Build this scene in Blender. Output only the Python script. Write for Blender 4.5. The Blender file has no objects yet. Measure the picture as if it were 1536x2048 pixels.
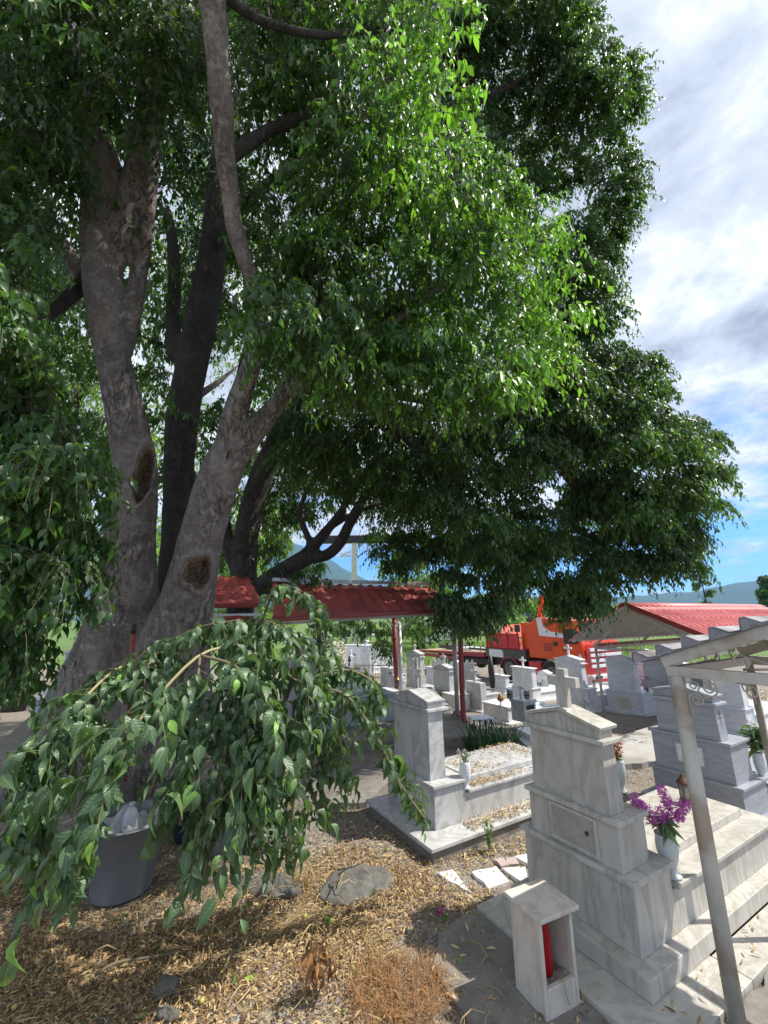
import bpy, math, random
import numpy as np
from mathutils import Vector, Matrix
random.seed(7); rng=np.random.default_rng(11)
R=math.radians
S=bpy.context.scene
COL=S.collection
# ------------------------------------------------------------------ camera
CF=820.; CT=R(14.4); CR=R(.6); CH=2.1
cam_d=bpy.data.cameras.new('camera'); cam=bpy.data.objects.new('camera',cam_d); COL.objects.link(cam)
cam_d.sensor_fit='VERTICAL'; cam_d.sensor_height=24; cam_d.lens=24*CF/2048; cam_d.clip_start=.05; cam_d.clip_end=20000
cam.matrix_world=Matrix.Translation((0,0,CH))@Matrix.Rotation(R(90)+CT,4,'X')@Matrix.Rotation(-CR,4,'Z')
S.camera=cam
# ------------------------------------------------------------------ world: nishita sky with a procedural cloud layer
SUN_EL=R(54); SUN_AZ=math.atan2(1.,.02)
def nn(nt,t,**k):
    n=nt.nodes.new(t)
    for a,b in k.items():
        if a.startswith('_'): n.inputs[int(a[1:])].default_value=b
        else: setattr(n,a,b)
    return n
def ramp(nt,fac,stops,interp='LINEAR'):
    r=nt.nodes.new('ShaderNodeValToRGB'); r.color_ramp.interpolation=interp
    e=r.color_ramp.elements
    while len(e)<len(stops): e.new(.5)
    for i,(p,c) in enumerate(stops):
        e[i].position=p; e[i].color=(c[0],c[1],c[2],1) if hasattr(c,'__len__') else (c,c,c,1)
    if fac is not None: nt.links.new(fac,r.inputs[0])
    return r
def mixc(nt,f,a,b,mode='MIX'):
    m=nt.nodes.new('ShaderNodeMix'); m.data_type='RGBA'; m.blend_type=mode
    for s,v in ((m.inputs[0],f),(m.inputs[6],a),(m.inputs[7],b)):
        if hasattr(v,'links') : nt.links.new(v,s)
        elif isinstance(v,(int,float)): s.default_value=v if s.type=='VALUE' else (v,v,v,1)
        else: s.default_value=(v[0],v[1],v[2],1)
    return m.outputs[2]
W=bpy.data.worlds.new('World'); S.world=W; W.use_nodes=True; nt=W.node_tree; nt.nodes.clear()
out=nn(nt,'ShaderNodeOutputWorld'); bg=nn(nt,'ShaderNodeBackground'); bg.inputs[1].default_value=.12
sky=nn(nt,'ShaderNodeTexSky'); sky.sky_type='NISHITA'; sky.sun_disc=False; sky.sun_elevation=SUN_EL; sky.sun_rotation=SUN_AZ
sky.air_density=1.0; sky.dust_density=.6; sky.ozone_density=2.5
tc=nn(nt,'ShaderNodeTexCoord')
sep=nn(nt,'ShaderNodeSeparateXYZ'); nt.links.new(tc.outputs['Generated'],sep.inputs[0])
# project the view direction on a flat cloud deck
mx=nn(nt,'ShaderNodeMath',operation='MAXIMUM'); nt.links.new(sep.outputs[2],mx.inputs[0]); mx.inputs[1].default_value=0
ad=nn(nt,'ShaderNodeMath',operation='ADD'); nt.links.new(mx.outputs[0],ad.inputs[0]); ad.inputs[1].default_value=.16
vd=nn(nt,'ShaderNodeVectorMath',operation='DIVIDE'); nt.links.new(tc.outputs['Generated'],vd.inputs[0])
cb=nn(nt,'ShaderNodeCombineXYZ'); [nt.links.new(ad.outputs[0],cb.inputs[i]) for i in range(3)]
nt.links.new(cb.outputs[0],vd.inputs[1])
mp=nn(nt,'ShaderNodeMapping'); mp.inputs['Location'].default_value=(3.1,1.7,0); mp.inputs['Scale'].default_value=(1,1,.35)
nt.links.new(vd.outputs[0],mp.inputs[0])
def noise(nt,vec,scale,detail=8,rough=.6,dist=0.):
    n=nt.nodes.new('ShaderNodeTexNoise'); n.inputs['Scale'].default_value=scale; n.inputs['Detail'].default_value=detail
    n.inputs['Roughness'].default_value=rough; n.inputs['Distortion'].default_value=dist
    if vec is not None: nt.links.new(vec,n.inputs['Vector'])
    return n
n1=noise(nt,mp.outputs[0],1.7,14,.60,.15); n2=noise(nt,mp.outputs[0],2.9,12,.62,.2)
# denser overhead, open blue band with wisps low over the hills
elev=ramp(nt,sep.outputs[2],[(0.0,.10),(.03,-.02+.04),(.085,.0),(.14,.0),(.21,.20),(.5,.30)])
cov=nn(nt,'ShaderNodeMath',operation='ADD'); nt.links.new(n1.outputs[0],cov.inputs[0]); nt.links.new(elev.outputs[0],cov.inputs[1])
cm=ramp(nt,cov.outputs[0],[(.50,0.),(.58,.40),(.69,.95),(1,1.)])
cc=ramp(nt,n2.outputs[0],[(.32,(2.8,3.1,3.7)),(.42,(4.2,4.6,5.4)),(.52,(5.5,5.9,6.6)),(.63,(7.9,8.2,8.6))])
skyb=mixc(nt,1.0,sky.outputs[0],(.50,.92,1.55),'MULTIPLY')
cl=mixc(nt,cm.outputs[0],skyb,cc.outputs[0])
nt.links.new(cl,bg.inputs[0]); nt.links.new(bg.outputs[0],out.inputs[0])
sl=bpy.data.lights.new('sun','SUN'); sl.energy=5.0; sl.angle=R(.53); sl.color=(1,.955,.87)
so=bpy.data.objects.new('sun',sl); COL.objects.link(so); so.location=(20,8,30)
sd=Vector((math.sin(SUN_AZ)*math.cos(SUN_EL),math.cos(SUN_AZ)*math.cos(SUN_EL),math.sin(SUN_EL)))
so.rotation_euler=sd.to_track_quat('Z','Y').to_euler()
S.view_settings.view_transform='Standard'; S.view_settings.look='None'; S.view_settings.exposure=.45; S.view_settings.gamma=1
S.cycles.use_denoising=True; S.cycles.max_bounces=8; S.cycles.transparent_max_bounces=8
S.cycles.sample_clamp_indirect=6
# ------------------------------------------------------------------ geometry helpers
ct_,st_,cr_,sr_=math.cos(CT),math.sin(CT),math.cos(CR),math.sin(CR)
def ray(u,v):
    a=(u-768)/CF; b=-(v-1024)/CF
    a,b=a*cr_+b*sr_,-a*sr_+b*cr_
    return (a,ct_-b*st_,st_+b*ct_)
def gz(x,y):
    return -.08*np.minimum(np.maximum(y-7.5,0),16)
def atz(u,v,z=0):
    d=ray(u,v); t=(z-CH)/d[2]; return Vector((d[0]*t,d[1]*t,z))
def P3(u,v,zc):
    d=ray(u,v); return Vector((d[0]*zc,d[1]*zc,CH+d[2]*zc))
def aty(u,v,y):
    d=ray(u,v); t=y/d[1]; return Vector((d[0]*t,y,CH+d[2]*t))
def G(u,v,dz=0):
    d=ray(u,v); lo,hi=.1,900.
    for _ in range(60):
        m=(lo+hi)/2
        if CH+d[2]*m-dz>gz(d[0]*m,d[1]*m): lo=m
        else: hi=m
    return Vector((d[0]*lo,d[1]*lo,CH+d[2]*lo))
def proj(p):
    x,y,z=p[0],p[1],p[2]-CH; zc=y*ct_+z*st_; uc=-y*st_+z*ct_
    a,b=x/zc,uc/zc; a,b=a*cr_-b*sr_,a*sr_+b*cr_
    return 768+CF*a,1024-CF*b
AZ=R(31)      # every grave lies along this bearing
LD=Vector((math.cos(AZ),math.sin(AZ),0)); WD=Vector((-math.sin(AZ),math.cos(AZ),0))
def bis(f,lo,hi):
    for _ in range(50):
        m=(lo+hi)/2
        if f(m): lo=m
        else: hi=m
    return lo
def height(p,v): return bis(lambda z:proj((p[0],p[1],z))[1]>v,-3,12)   # height above p seen at row v

class MB:
    def __init__(s): s.v=[]; s.f=[]
    def add(s,vs,fs,M=None):
        n=len(s.v)
        s.v+= [tuple(M@Vector(q)) for q in vs] if M is not None else [tuple(q) for q in vs]
        s.f+=[tuple(i+n for i in f) for f in fs]; return s
    def box(s,x0,x1,y0,y1,z0,z1,M=None):
        return s.add([(x0,y0,z0),(x1,y0,z0),(x1,y1,z0),(x0,y1,z0),(x0,y0,z1),(x1,y0,z1),(x1,y1,z1),(x0,y1,z1)],
            [(0,3,2,1),(4,5,6,7),(0,1,5,4),(1,2,6,5),(2,3,7,6),(3,0,4,7)],M)
    def frus(s,x0,x1,y0,y1,z0,z1,tx,ty):
        "box whose top is inset"
        return s.add([(x0,y0,z0),(x1,y0,z0),(x1,y1,z0),(x0,y1,z0),(x0+tx,y0+ty,z1),(x1-tx,y0+ty,z1),(x1-tx,y1-ty,z1),(x0+tx,y1-ty,z1)],
            [(0,3,2,1),(4,5,6,7),(0,1,5,4),(1,2,6,5),(2,3,7,6),(3,0,4,7)])
    def prism(s,pts,d,M=None):
        "polygon pts (3d) extruded by vector d"
        n=len(pts); d=Vector(d)
        vs=[Vector(p) for p in pts]+[Vector(p)+d for p in pts]
        return s.add(vs,[tuple(range(n))[::-1],tuple(range(n,2*n))]+[(i,(i+1)%n,n+(i+1)%n,n+i) for i in range(n)],M)
    def tube(s,pts,rad,n=8,cap=True,squash=None):
        pts=[Vector(p) for p in pts]
        if not hasattr(rad,'__len__'): rad=[rad]*len(pts)
        up=None; vs=[]; fs=[]
        for i,p in enumerate(pts):
            t=(pts[min(i+1,len(pts)-1)]-pts[max(i-1,0)]).normalized()
            if up is None:
                up=Vector((0,0,1)) if abs(t.z)<.9 else Vector((1,0,0))
            a=(up-t*up.dot(t)).normalized(); b=t.cross(a); up=a
            for k in range(n):
                w=2*math.pi*k/n; vs.append(p+(a*math.cos(w)+b*math.sin(w))*rad[i])
        for i in range(len(pts)-1):
            for k in range(n):
                fs.append((i*n+k,i*n+(k+1)%n,(i+1)*n+(k+1)%n,(i+1)*n+k))
        if cap: fs.append(tuple(range(n))[::-1]); fs.append(tuple((len(pts)-1)*n+k for k in range(n)))
        return s.add(vs,fs)
    def lathe(s,prof,c=(0,0,0),n=24,cap=True,axis=None):
        c=Vector(c); vs=[]; fs=[]
        M=axis if axis is not None else Matrix.Identity(3)
        for r,z in prof:
            for k in range(n):
                w=2*math.pi*k/n; vs.append(c+M@Vector((r*math.cos(w),r*math.sin(w),z)))
        for i in range(len(prof)-1):
            for k in range(n): fs.append((i*n+k,i*n+(k+1)%n,(i+1)*n+(k+1)%n,(i+1)*n+k))
        if cap: fs.append(tuple(range(n))[::-1]); fs.append(tuple((len(prof)-1)*n+k for k in range(n)))
        return s.add(vs,fs)
def obj(name,mb,mat,parent=None,smooth=False,bevel=0,M=None):
    me=bpy.data.meshes.new(name); me.from_pydata(mb.v,[],mb.f); me.update()
    o=bpy.data.objects.new(name,me); COL.objects.link(o)
    if mat: me.materials.append(mat)
    if parent: o.parent=parent
    if smooth: me.polygons.foreach_set('use_smooth',[True]*len(me.polygons))
    if bevel:
        b=o.modifiers.new('bevel','BEVEL'); b.width=bevel; b.segments=2; b.limit_method='ANGLE'; b.angle_limit=R(40)
    return o
def npobj(name,V,F,mat,parent=None,attr=None,smooth=False):
    "V (n,3) float, F (m,k) int; attr {name: per-vertex float}"
    me=bpy.data.meshes.new(name); V=np.ascontiguousarray(V,dtype=np.float32); F=np.ascontiguousarray(F,dtype=np.int32)
    m,k=F.shape
    me.vertices.add(len(V)); me.vertices.foreach_set('co',V.ravel())
    me.loops.add(m*k); me.loops.foreach_set('vertex_index',F.ravel())
    me.polygons.add(m); me.polygons.foreach_set('loop_start',np.arange(0,m*k,k,dtype=np.int32))
    if smooth: me.polygons.foreach_set('use_smooth',np.ones(m,dtype=bool))
    me.update(calc_edges=True)
    for a,val in (attr or {}).items():
        at=me.attributes.new(a,'FLOAT','POINT'); at.data.foreach_set('value',np.ascontiguousarray(val,dtype=np.float32))
    o=bpy.data.objects.new(name,me); COL.objects.link(o); me.materials.append(mat)
    if parent: o.parent=parent
    return o
def tag(o,label,cat,group=None,kind=None):
    if label: o['label']=label
    if cat: o['category']=cat
    if group: o['group']=group
    if kind: o['kind']=kind
    return o
def thing(name,label,cat,loc=(0,0,0),rz=0,group=None):
    o=bpy.data.objects.new(name,None); COL.objects.link(o); o.location=loc; o.rotation_euler=(0,0,rz)
    o.empty_display_size=.1
    return tag(o,label,cat,group)
# ------------------------------------------------------------------ materials
def mat(name,col=(.5,.5,.5),rough=.6,metal=0,spec=.5):
    m=bpy.data.materials.new(name); m.use_nodes=True
    b=m.node_tree.nodes['Principled BSDF']; b.inputs['Base Color'].default_value=(*col,1); b.inputs['Roughness'].default_value=rough
    b.inputs['Metallic'].default_value=metal; b.inputs['Specular IOR Level'].default_value=spec
    return m
def bump(m,h,strength=.3,dist=.01):
    nt=m.node_tree; b=nt.nodes.new('ShaderNodeBump'); b.inputs['Strength'].default_value=strength; b.inputs['Distance'].default_value=dist
    nt.links.new(h,b.inputs['Height']); nt.links.new(b.outputs[0],nt.nodes['Principled BSDF'].inputs['Normal']); return b
def ocoord(nt,scale=(1,1,1),rnd=True,rot=(0,0,0)):
    tc=nt.nodes.new('ShaderNodeTexCoord'); mp=nt.nodes.new('ShaderNodeMapping'); mp.inputs['Scale'].default_value=scale; mp.inputs['Rotation'].default_value=rot
    if rnd:
        oi=nt.nodes.new('ShaderNodeObjectInfo'); v=nt.nodes.new('ShaderNodeVectorMath'); v.operation='MULTIPLY_ADD'
        v.inputs[0].default_value=(9,7,11)
        cb=nt.nodes.new('ShaderNodeCombineXYZ'); [nt.links.new(oi.outputs['Random'],cb.inputs[i]) for i in range(3)]
        nt.links.new(cb.outputs[0],v.inputs[0]); v.inputs[1].default_value=(37,53,29); nt.links.new(tc.outputs['Object'],v.inputs[2])
        nt.links.new(v.outputs[0],mp.inputs[0])
    else: nt.links.new(tc.outputs['Object'],mp.inputs[0])
    return mp.outputs[0]
def marble(name,base,vein,scale=(1,1,1),rot=(0,0,0),amount=.6,stain=.25,staincol=(.33,.29,.22),rough=.38):
    m=mat(name,base,rough); nt=m.node_tree; B=nt.nodes['Principled BSDF']
    v=ocoord(nt,scale,True,rot)
    a=noise(nt,v,2.6,9,.6,1.1); r=ramp(nt,a.outputs[0],[(.36,0),(.45,.25),(.50,1.),(.55,.22),(.66,0)])
    c=noise(nt,v,1.1,6,.6,.6); r2=ramp(nt,c.outputs[0],[(.35,0),(.7,1)])
    f=nt.nodes.new('ShaderNodeMath'); f.operation='MULTIPLY'; nt.links.new(r.outputs[0],f.inputs[0]); f.inputs[1].default_value=amount
    col=mixc(nt,f.outputs[0],base,vein)
    g=nt.nodes.new('ShaderNodeMath'); g.operation='MULTIPLY'; nt.links.new(r2.outputs[0],g.inputs[0]); g.inputs[1].default_value=amount*.55
    col=mixc(nt,g.outputs[0],col,[(x+y)/2 for x,y in zip(base,vein)])
    w=ocoord(nt,(1,1,.35)); s=noise(nt,w,5,10,.72,.2); r3=ramp(nt,s.outputs[0],[(.5,0),(.74,1)])
    h=nt.nodes.new('ShaderNodeMath'); h.operation='MULTIPLY'; nt.links.new(r3.outputs[0],h.inputs[0]); h.inputs[1].default_value=stain
    col=mixc(nt,h.outputs[0],col,staincol)
    p=noise(nt,w,90,3,.6); r4=ramp(nt,p.outputs[0],[(.66,0),(.72,1)]); k=nt.nodes.new('ShaderNodeMath'); k.operation='MULTIPLY'; nt.links.new(r4.outputs[0],k.inputs[0]); k.inputs[1].default_value=.35
    col=mixc(nt,k.outputs[0],col,(.2,.19,.17))
    nt.links.new(col,B.inputs['Base Color'])
    rr=ramp(nt,s.outputs[0],[(.3,rough-.08),(.8,rough+.25)]); nt.links.new(rr.outputs[0],B.inputs['Roughness'])
    bump(m,s.outputs[0],.12,.004); return m
def rough_mat(name,c1,c2,scale=8,rough=.9,bs=.4,bd=.01,detail=10,c3=None):
    m=mat(name,c1,rough); nt=m.node_tree; v=ocoord(nt)
    a=noise(nt,v,scale,detail,.68); r=ramp(nt,a.outputs[0],[(.32,c1),(.68,c2)]); col=r.outputs[0]
    if c3:
        b=noise(nt,v,scale*.25,6,.6); rb=ramp(nt,b.outputs[0],[(.52,0),(.62,1)]); col=mixc(nt,rb.outputs[0],col,c3)
    nt.links.new(col,nt.nodes['Principled BSDF'].inputs['Base Color']); g=noise(nt,v,scale*6,6,.7); bump(m,g.outputs[0],bs,bd); return m
M_white=marble('marble_white',(.80,.80,.81),(.46,.47,.50),(1,1,.5),(0,.5,0),.65,.14)
M_lav=marble('marble_pale_grey',(.70,.71,.74),(.44,.45,.50),(.6,.6,2.2),(0,.25,0),.7,.12)
M_cream=marble('marble_weathered',(.55,.525,.475),(.27,.25,.21),(1.6,1.6,.32),(0,.12,0),.65,.5,(.30,.25,.18))
M_door=marble('marble_door_dull',(.40,.37,.32),(.24,.22,.19),(2,2,2),(0,0,0),.6,.6,(.20,.17,.13),.6)
M_worn=marble('marble_worn_grey',(.55,.545,.53),(.27,.27,.27),(1.1,1.1,.7),(.2,.6,0),.75,.38)
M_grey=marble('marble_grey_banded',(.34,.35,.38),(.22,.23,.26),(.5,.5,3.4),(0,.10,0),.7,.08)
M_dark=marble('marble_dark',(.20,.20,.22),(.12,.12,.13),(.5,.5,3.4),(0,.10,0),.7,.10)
M_conc=rough_mat('concrete',(.15,.135,.12),(.29,.265,.235),7,.95,.5,.012,12,(.15,.135,.12))
M_concl=rough_mat('concrete_light',(.34,.32,.29),(.48,.455,.42),6,.95,.4,.01,12,(.28,.26,.23))
M_rock=rough_mat('rock',(.10,.095,.085),(.21,.20,.18),9,.95,.8,.02,12,(.13,.12,.09))
M_pole=rough_mat('painted_pole',(.46,.42,.36),(.58,.54,.47),12,.5,.12,.003,10,(.36,.29,.21))
M_irn=rough_mat('scroll_iron',(.38,.34,.29),(.50,.46,.39),30,.6,.2,.002)
M_wpaint=rough_mat('white_paint',(.72,.72,.70),(.80,.80,.78),10,.5,.05,.002,6)
M_redpipe=rough_mat('red_paint',(.22,.028,.022),(.32,.045,.035),8,.45,.08,.003,8)
def tilemat(name,c1,c2,c3):
    m=rough_mat(name,c1,c2,5,.5,.1,.003,10,c3); return m
M_tile=tilemat('roof_tile_dark_red',(.38,.055,.04),(.52,.105,.08),(.28,.06,.045))
M_tile2=tilemat('roof_tile_pink_red',(.60,.13,.13),(.68,.20,.19),(.50,.12,.11))
M_tileu=mat('roof_underside',(.52,.50,.46),.7)
M_sheet=rough_mat('grey_sheet',(.20,.195,.21),(.40,.39,.42),14,.85,.4,.006,12,(.12,.115,.12))
M_steelw=mat('flashing_steel',(.62,.63,.62),.4,.3)
M_black=mat('black_metal',(.02,.02,.022),.5)
M_rubber=rough_mat('tyre_rubber',(.012,.012,.013),(.035,.034,.033),20,.85,.3,.004)
M_orange=rough_mat('orange_truck_paint',(.66,.060,.008),(.76,.085,.012),2.5,.30,.02,.001,8); 
M_red=rough_mat('red_truck_paint',(.48,.018,.02),(.60,.025,.03),3,.35,.02,.001,8)
M_dred=rough_mat('dark_red_deck_paint',(.20,.015,.02),(.32,.03,.035),6,.5,.1,.003)
M_wtruck=mat('white_truck_paint',(.70,.71,.74),.3)
M_glass=mat('dark_glass',(.015,.02,.022),.06)
M_chassis=rough_mat('grimy_steel',(.05,.045,.04),(.12,.105,.09),8,.75,.3,.004)
M_brass=mat('brass',(.38,.22,.08),.4,.8)
M_silver=mat('tarnished_silver',(.35,.34,.32),.35,.8)
M_bucket=rough_mat('grey_plastic',(.15,.165,.18),(.20,.215,.23),6,.45,.06,.002)
M_bag=mat('dark_blue_plastic',(.02,.028,.05),.35)
M_wplastic=mat('white_plastic',(.5,.52,.53),.5)
M_sand=rough_mat('candle_sand',(.26,.235,.20),(.42,.39,.34),40,1,.8,.01)
M_redglass=mat('red_votive_plastic',(.36,.008,.012),.12)
M_vase=rough_mat('vase_stone',(.50,.54,.53),(.60,.63,.62),10,.4,.05,.002)
M_green=mat('green_plastic',(.01,.03,.03),.4)
M_teal=mat('teal_paint',(.02,.16,.13),.5)
# ground: fine gravel and dust
def groundmat():
    m=mat('ground_gravel',(.2,.17,.14),.95); nt=m.node_tree; v=ocoord(nt,(1,1,1),False); B=nt.nodes['Principled BSDF']
    vo=nt.nodes.new('ShaderNodeTexVoronoi'); vo.inputs['Scale'].default_value=75; nt.links.new(v,vo.inputs['Vector'])
    sp=nt.nodes.new('ShaderNodeSeparateColor'); nt.links.new(vo.outputs['Color'],sp.inputs[0])
    r=ramp(nt,sp.outputs[0],[(.0,(.10,.085,.07)),(.4,(.19,.165,.14)),(.75,(.28,.25,.22)),(1,(.46,.43,.40))])
    a=noise(nt,v,1.6,9,.65); ra=ramp(nt,a.outputs[0],[(.40,0),(.62,1)])
    col=mixc(nt,ra.outputs[0],r.outputs[0],(.16,.125,.095))
    mm=mixc(nt,.55,r.outputs[0],col)
    b=noise(nt,v,22,8,.7); rb=ramp(nt,b.outputs[0],[(.45,0),(.7,1)]); mm=mixc(nt,rb.outputs[0],mm,(.25,.20,.14))
    # grass fields beyond the graveyard
    sx=nt.nodes.new('ShaderNodeSeparateXYZ'); nt.links.new(v,sx.inputs[0])
    gr=noise(nt,v,.25,8,.6); gc=ramp(nt,gr.outputs[0],[(.35,(.07,.13,.025)),(.7,(.13,.20,.04))])
    mr=nt.nodes.new('ShaderNodeMapRange'); mr.inputs['From Min'].default_value=30; mr.inputs['From Max'].default_value=34; nt.links.new(sx.outputs[1],mr.inputs['Value'])
    mm=mixc(nt,mr.outputs[0],mm,gc.outputs[0])
    nt.links.new(mm,B.inputs['Base Color'])
    bp=bump(m,vo.outputs['Distance'],.9,.008); return m
M_ground=groundmat()
def leafmat(name,c1,c2,trans,rib=True,tw=.38,rough=.42,spec=.5):
    m=bpy.data.materials.new(name); m.use_nodes=True; nt=m.node_tree; B=nt.nodes['Principled BSDF']; o=nt.nodes['Material Output']
    at=nt.nodes.new('ShaderNodeAttribute'); at.attribute_name='tint'
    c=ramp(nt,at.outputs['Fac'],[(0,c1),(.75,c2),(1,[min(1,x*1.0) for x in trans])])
    col=c.outputs[0]
    if rib:
        ar=nt.nodes.new('ShaderNodeAttribute'); ar.attribute_name='rib'
        rr=ramp(nt,ar.outputs['Fac'],[(0,.55),(.07,.15),(.12,0)]); col=mixc(nt,rr.outputs[0],col,[x*2.2+.03 for x in c2])
        al=nt.nodes.new('ShaderNodeAttribute'); al.attribute_name='along'
        ma=nt.nodes.new('ShaderNodeMath'); ma.operation='MULTIPLY_ADD'; nt.links.new(ar.outputs['Fac'],ma.inputs[0]); ma.inputs[1].default_value=-.22; nt.links.new(al.outputs['Fac'],ma.inputs[2])
        sn=nt.nodes.new('ShaderNodeMath'); sn.operation='MULTIPLY'; nt.links.new(ma.outputs[0],sn.inputs[0]); sn.inputs[1].default_value=46
        s2=nt.nodes.new('ShaderNodeMath'); s2.operation='SINE'; nt.links.new(sn.outputs[0],s2.inputs[0])
        bp=nt.nodes.new('ShaderNodeBump'); bp.inputs['Strength'].default_value=.28; bp.inputs['Distance'].default_value=.002
        nt.links.new(s2.outputs[0],bp.inputs['Height']); nt.links.new(bp.outputs[0],B.inputs['Normal'])
    nt.links.new(col,B.inputs['Base Color']); B.inputs['Roughness'].default_value=rough; B.inputs['Specular IOR Level'].default_value=spec
    t=nt.nodes.new('ShaderNodeBsdfTranslucent')
    tcx=mixc(nt,1.0,col,(trans[0]*7,trans[1]*7,trans[2]*7),'MULTIPLY') if False else None
    t.inputs[0].default_value=(*trans,1)
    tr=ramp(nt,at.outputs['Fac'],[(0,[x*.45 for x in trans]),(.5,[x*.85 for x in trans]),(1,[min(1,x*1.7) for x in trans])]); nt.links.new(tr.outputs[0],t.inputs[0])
    mx=nt.nodes.new('ShaderNodeMixShader'); mx.inputs[0].default_value=tw
    nt.links.new(B.outputs[0],mx.inputs[1]); nt.links.new(t.outputs[0],mx.inputs[2]); nt.links.new(mx.outputs[0],o.inputs[0])
    return m
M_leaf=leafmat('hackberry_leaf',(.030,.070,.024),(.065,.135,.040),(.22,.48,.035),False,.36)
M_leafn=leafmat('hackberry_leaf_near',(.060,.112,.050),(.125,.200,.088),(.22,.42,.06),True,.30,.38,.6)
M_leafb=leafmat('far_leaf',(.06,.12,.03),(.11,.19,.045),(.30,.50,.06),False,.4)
def barkmat(name,c1,c2,lich,ls=7.,lt=.60):
    m=mat(name,c1,.88); nt=m.node_tree; v=ocoord(nt,(1,1,1),False); B=nt.nodes['Principled BSDF']
    vz=ocoord(nt,(1,1,2.6),False); a=noise(nt,ocoord(nt,(1,1,.8),False),4,12,.74,.5); r=ramp(nt,a.outputs[0],[(.3,c1),(.7,c2)])
    b=noise(nt,ocoord(nt,(1,1,1.5),False),ls,5,.5,.2); rb=ramp(nt,b.outputs[0],[(lt,0),(lt+.035,.8)])
    col=mixc(nt,rb.outputs[0],r.outputs[0],lich)
    # thin horizontal lenticels
    l=noise(nt,ocoord(nt,(1,1,9),False),9,4,.5); rl=ramp(nt,l.outputs[0],[(.62,0),(.66,.6)]); col=mixc(nt,rl.outputs[0],col,[x*.45 for x in c1])
    w=nt.nodes.new('ShaderNodeAttribute'); w.attribute_name='wound'
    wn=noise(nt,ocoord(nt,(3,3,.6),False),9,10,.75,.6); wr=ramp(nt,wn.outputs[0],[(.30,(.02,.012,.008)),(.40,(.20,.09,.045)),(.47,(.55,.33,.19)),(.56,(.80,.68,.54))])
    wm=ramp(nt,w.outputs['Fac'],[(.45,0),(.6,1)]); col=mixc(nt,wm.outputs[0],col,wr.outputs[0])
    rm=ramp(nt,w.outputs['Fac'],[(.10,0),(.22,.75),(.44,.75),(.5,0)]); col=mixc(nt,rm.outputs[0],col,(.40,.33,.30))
    nt.links.new(col,B.inputs['Base Color'])
    fn=noise(nt,ocoord(nt,(1,1,.5),False),34,8,.8,.3); fr_=ramp(nt,fn.outputs[0],[(.30,.55),(.5,1.),(.72,1.35)])
    col=mixc(nt,1.0,col,fr_.outputs[0],'MULTIPLY'); nt.links.new(col,B.inputs['Base Color'])
    fz=noise(nt,ocoord(nt,(1,1,.28),False),11,9,.66,.25); fv=ramp(nt,fz.outputs[0],[(.46,0),(.495,.6),(.505,.6),(.54,0)])
    pm=noise(nt,ocoord(nt,(1,1,.6),False),1.6,4,.5); pr=ramp(nt,pm.outputs[0],[(.42,.15),(.6,1.)]); fm=nt.nodes.new('ShaderNodeMath'); fm.operation='MULTIPLY'; nt.links.new(fv.outputs[0],fm.inputs[0]); nt.links.new(pr.outputs[0],fm.inputs[1])
    col=mixc(nt,fm.outputs[0],col,[x*.35 for x in c1]); nt.links.new(col,B.inputs['Base Color'])
    h0=noise(nt,vz,17,14,.82,.4); hs=nt.nodes.new('ShaderNodeMath'); hs.operation='MULTIPLY_ADD'; nt.links.new(fm.outputs[0],hs.inputs[0]); hs.inputs[1].default_value=-.9; nt.links.new(h0.outputs[0],hs.inputs[2]); ad=nt.nodes.new('ShaderNodeMath'); ad.operation='MULTIPLY_ADD'; nt.links.new(wn.outputs[0],ad.inputs[0])
    wm3=nt.nodes.new('ShaderNodeMath'); wm3.operation='MULTIPLY'; nt.links.new(wm.outputs[0],wm3.inputs[0]); wm3.inputs[1].default_value=3
    nt.links.new(wm3.outputs[0],ad.inputs[1]); nt.links.new(hs.outputs[0],ad.inputs[2])
    bump(m,ad.outputs[0],1.0,.035); return m
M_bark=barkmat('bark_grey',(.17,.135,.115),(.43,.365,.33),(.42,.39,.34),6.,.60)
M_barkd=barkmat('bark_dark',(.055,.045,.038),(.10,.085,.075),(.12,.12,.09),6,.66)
M_twig=mat('twig',(.16,.125,.07),.7)
M_twigg=mat('green_twig',(.30,.27,.13),.6)
# ------------------------------------------------------------------ foliage generator
def _tmpl_near():
    rows=[(0,0),(.12,.13),(.32,.215),(.55,.205),(.78,.105),(1.0,0)]
    V=[];rib=[];al=[];F=[];idx=[]
    for x,w in rows:
        z=.10*math.sin(x*math.pi)-.26*x*x
        if w==0: idx.append((len(V),)); V.append((x,0,z)); rib.append(0); al.append(x)
        else:
            i=len(V); idx.append((i,i+1,i+2))
            for y in (-w,0,w): V.append((x-(.0 if y==0 else .03),y,z+abs(y)*.42)); rib.append(abs(y)/w); al.append(x)
    for a,b in zip(idx[:-1],idx[1:]):
        if len(a)==1: F+=[(a[0],b[0],b[1]),(a[0],b[1],b[2])]
        elif len(b)==1: F+=[(a[0],b[0],a[1]),(a[1],b[0],a[2])]
        else: F+=[(a[0],b[0],b[1]),(a[0],b[1],a[1]),(a[1],b[1],b[2]),(a[1],b[2],a[2])]
    return np.array(V),np.array(F),np.array(rib),np.array(al)
def _tmpl_far():
    V=[(0,0,0),(.42,-.21,.07),(.42,0,0),(.42,.21,.07),(1,0,-.16)]
    return np.array(V),np.array([(0,1,2),(0,2,3),(1,4,2),(2,4,3)]),np.array([0,1,0,1,0.]),np.array([0,.42,.42,.42,1.])
TN,TF=_tmpl_near(),_tmpl_far()
def nrm(a): return a/np.maximum(np.linalg.norm(a,axis=-1,keepdims=True),1e-9)
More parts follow.
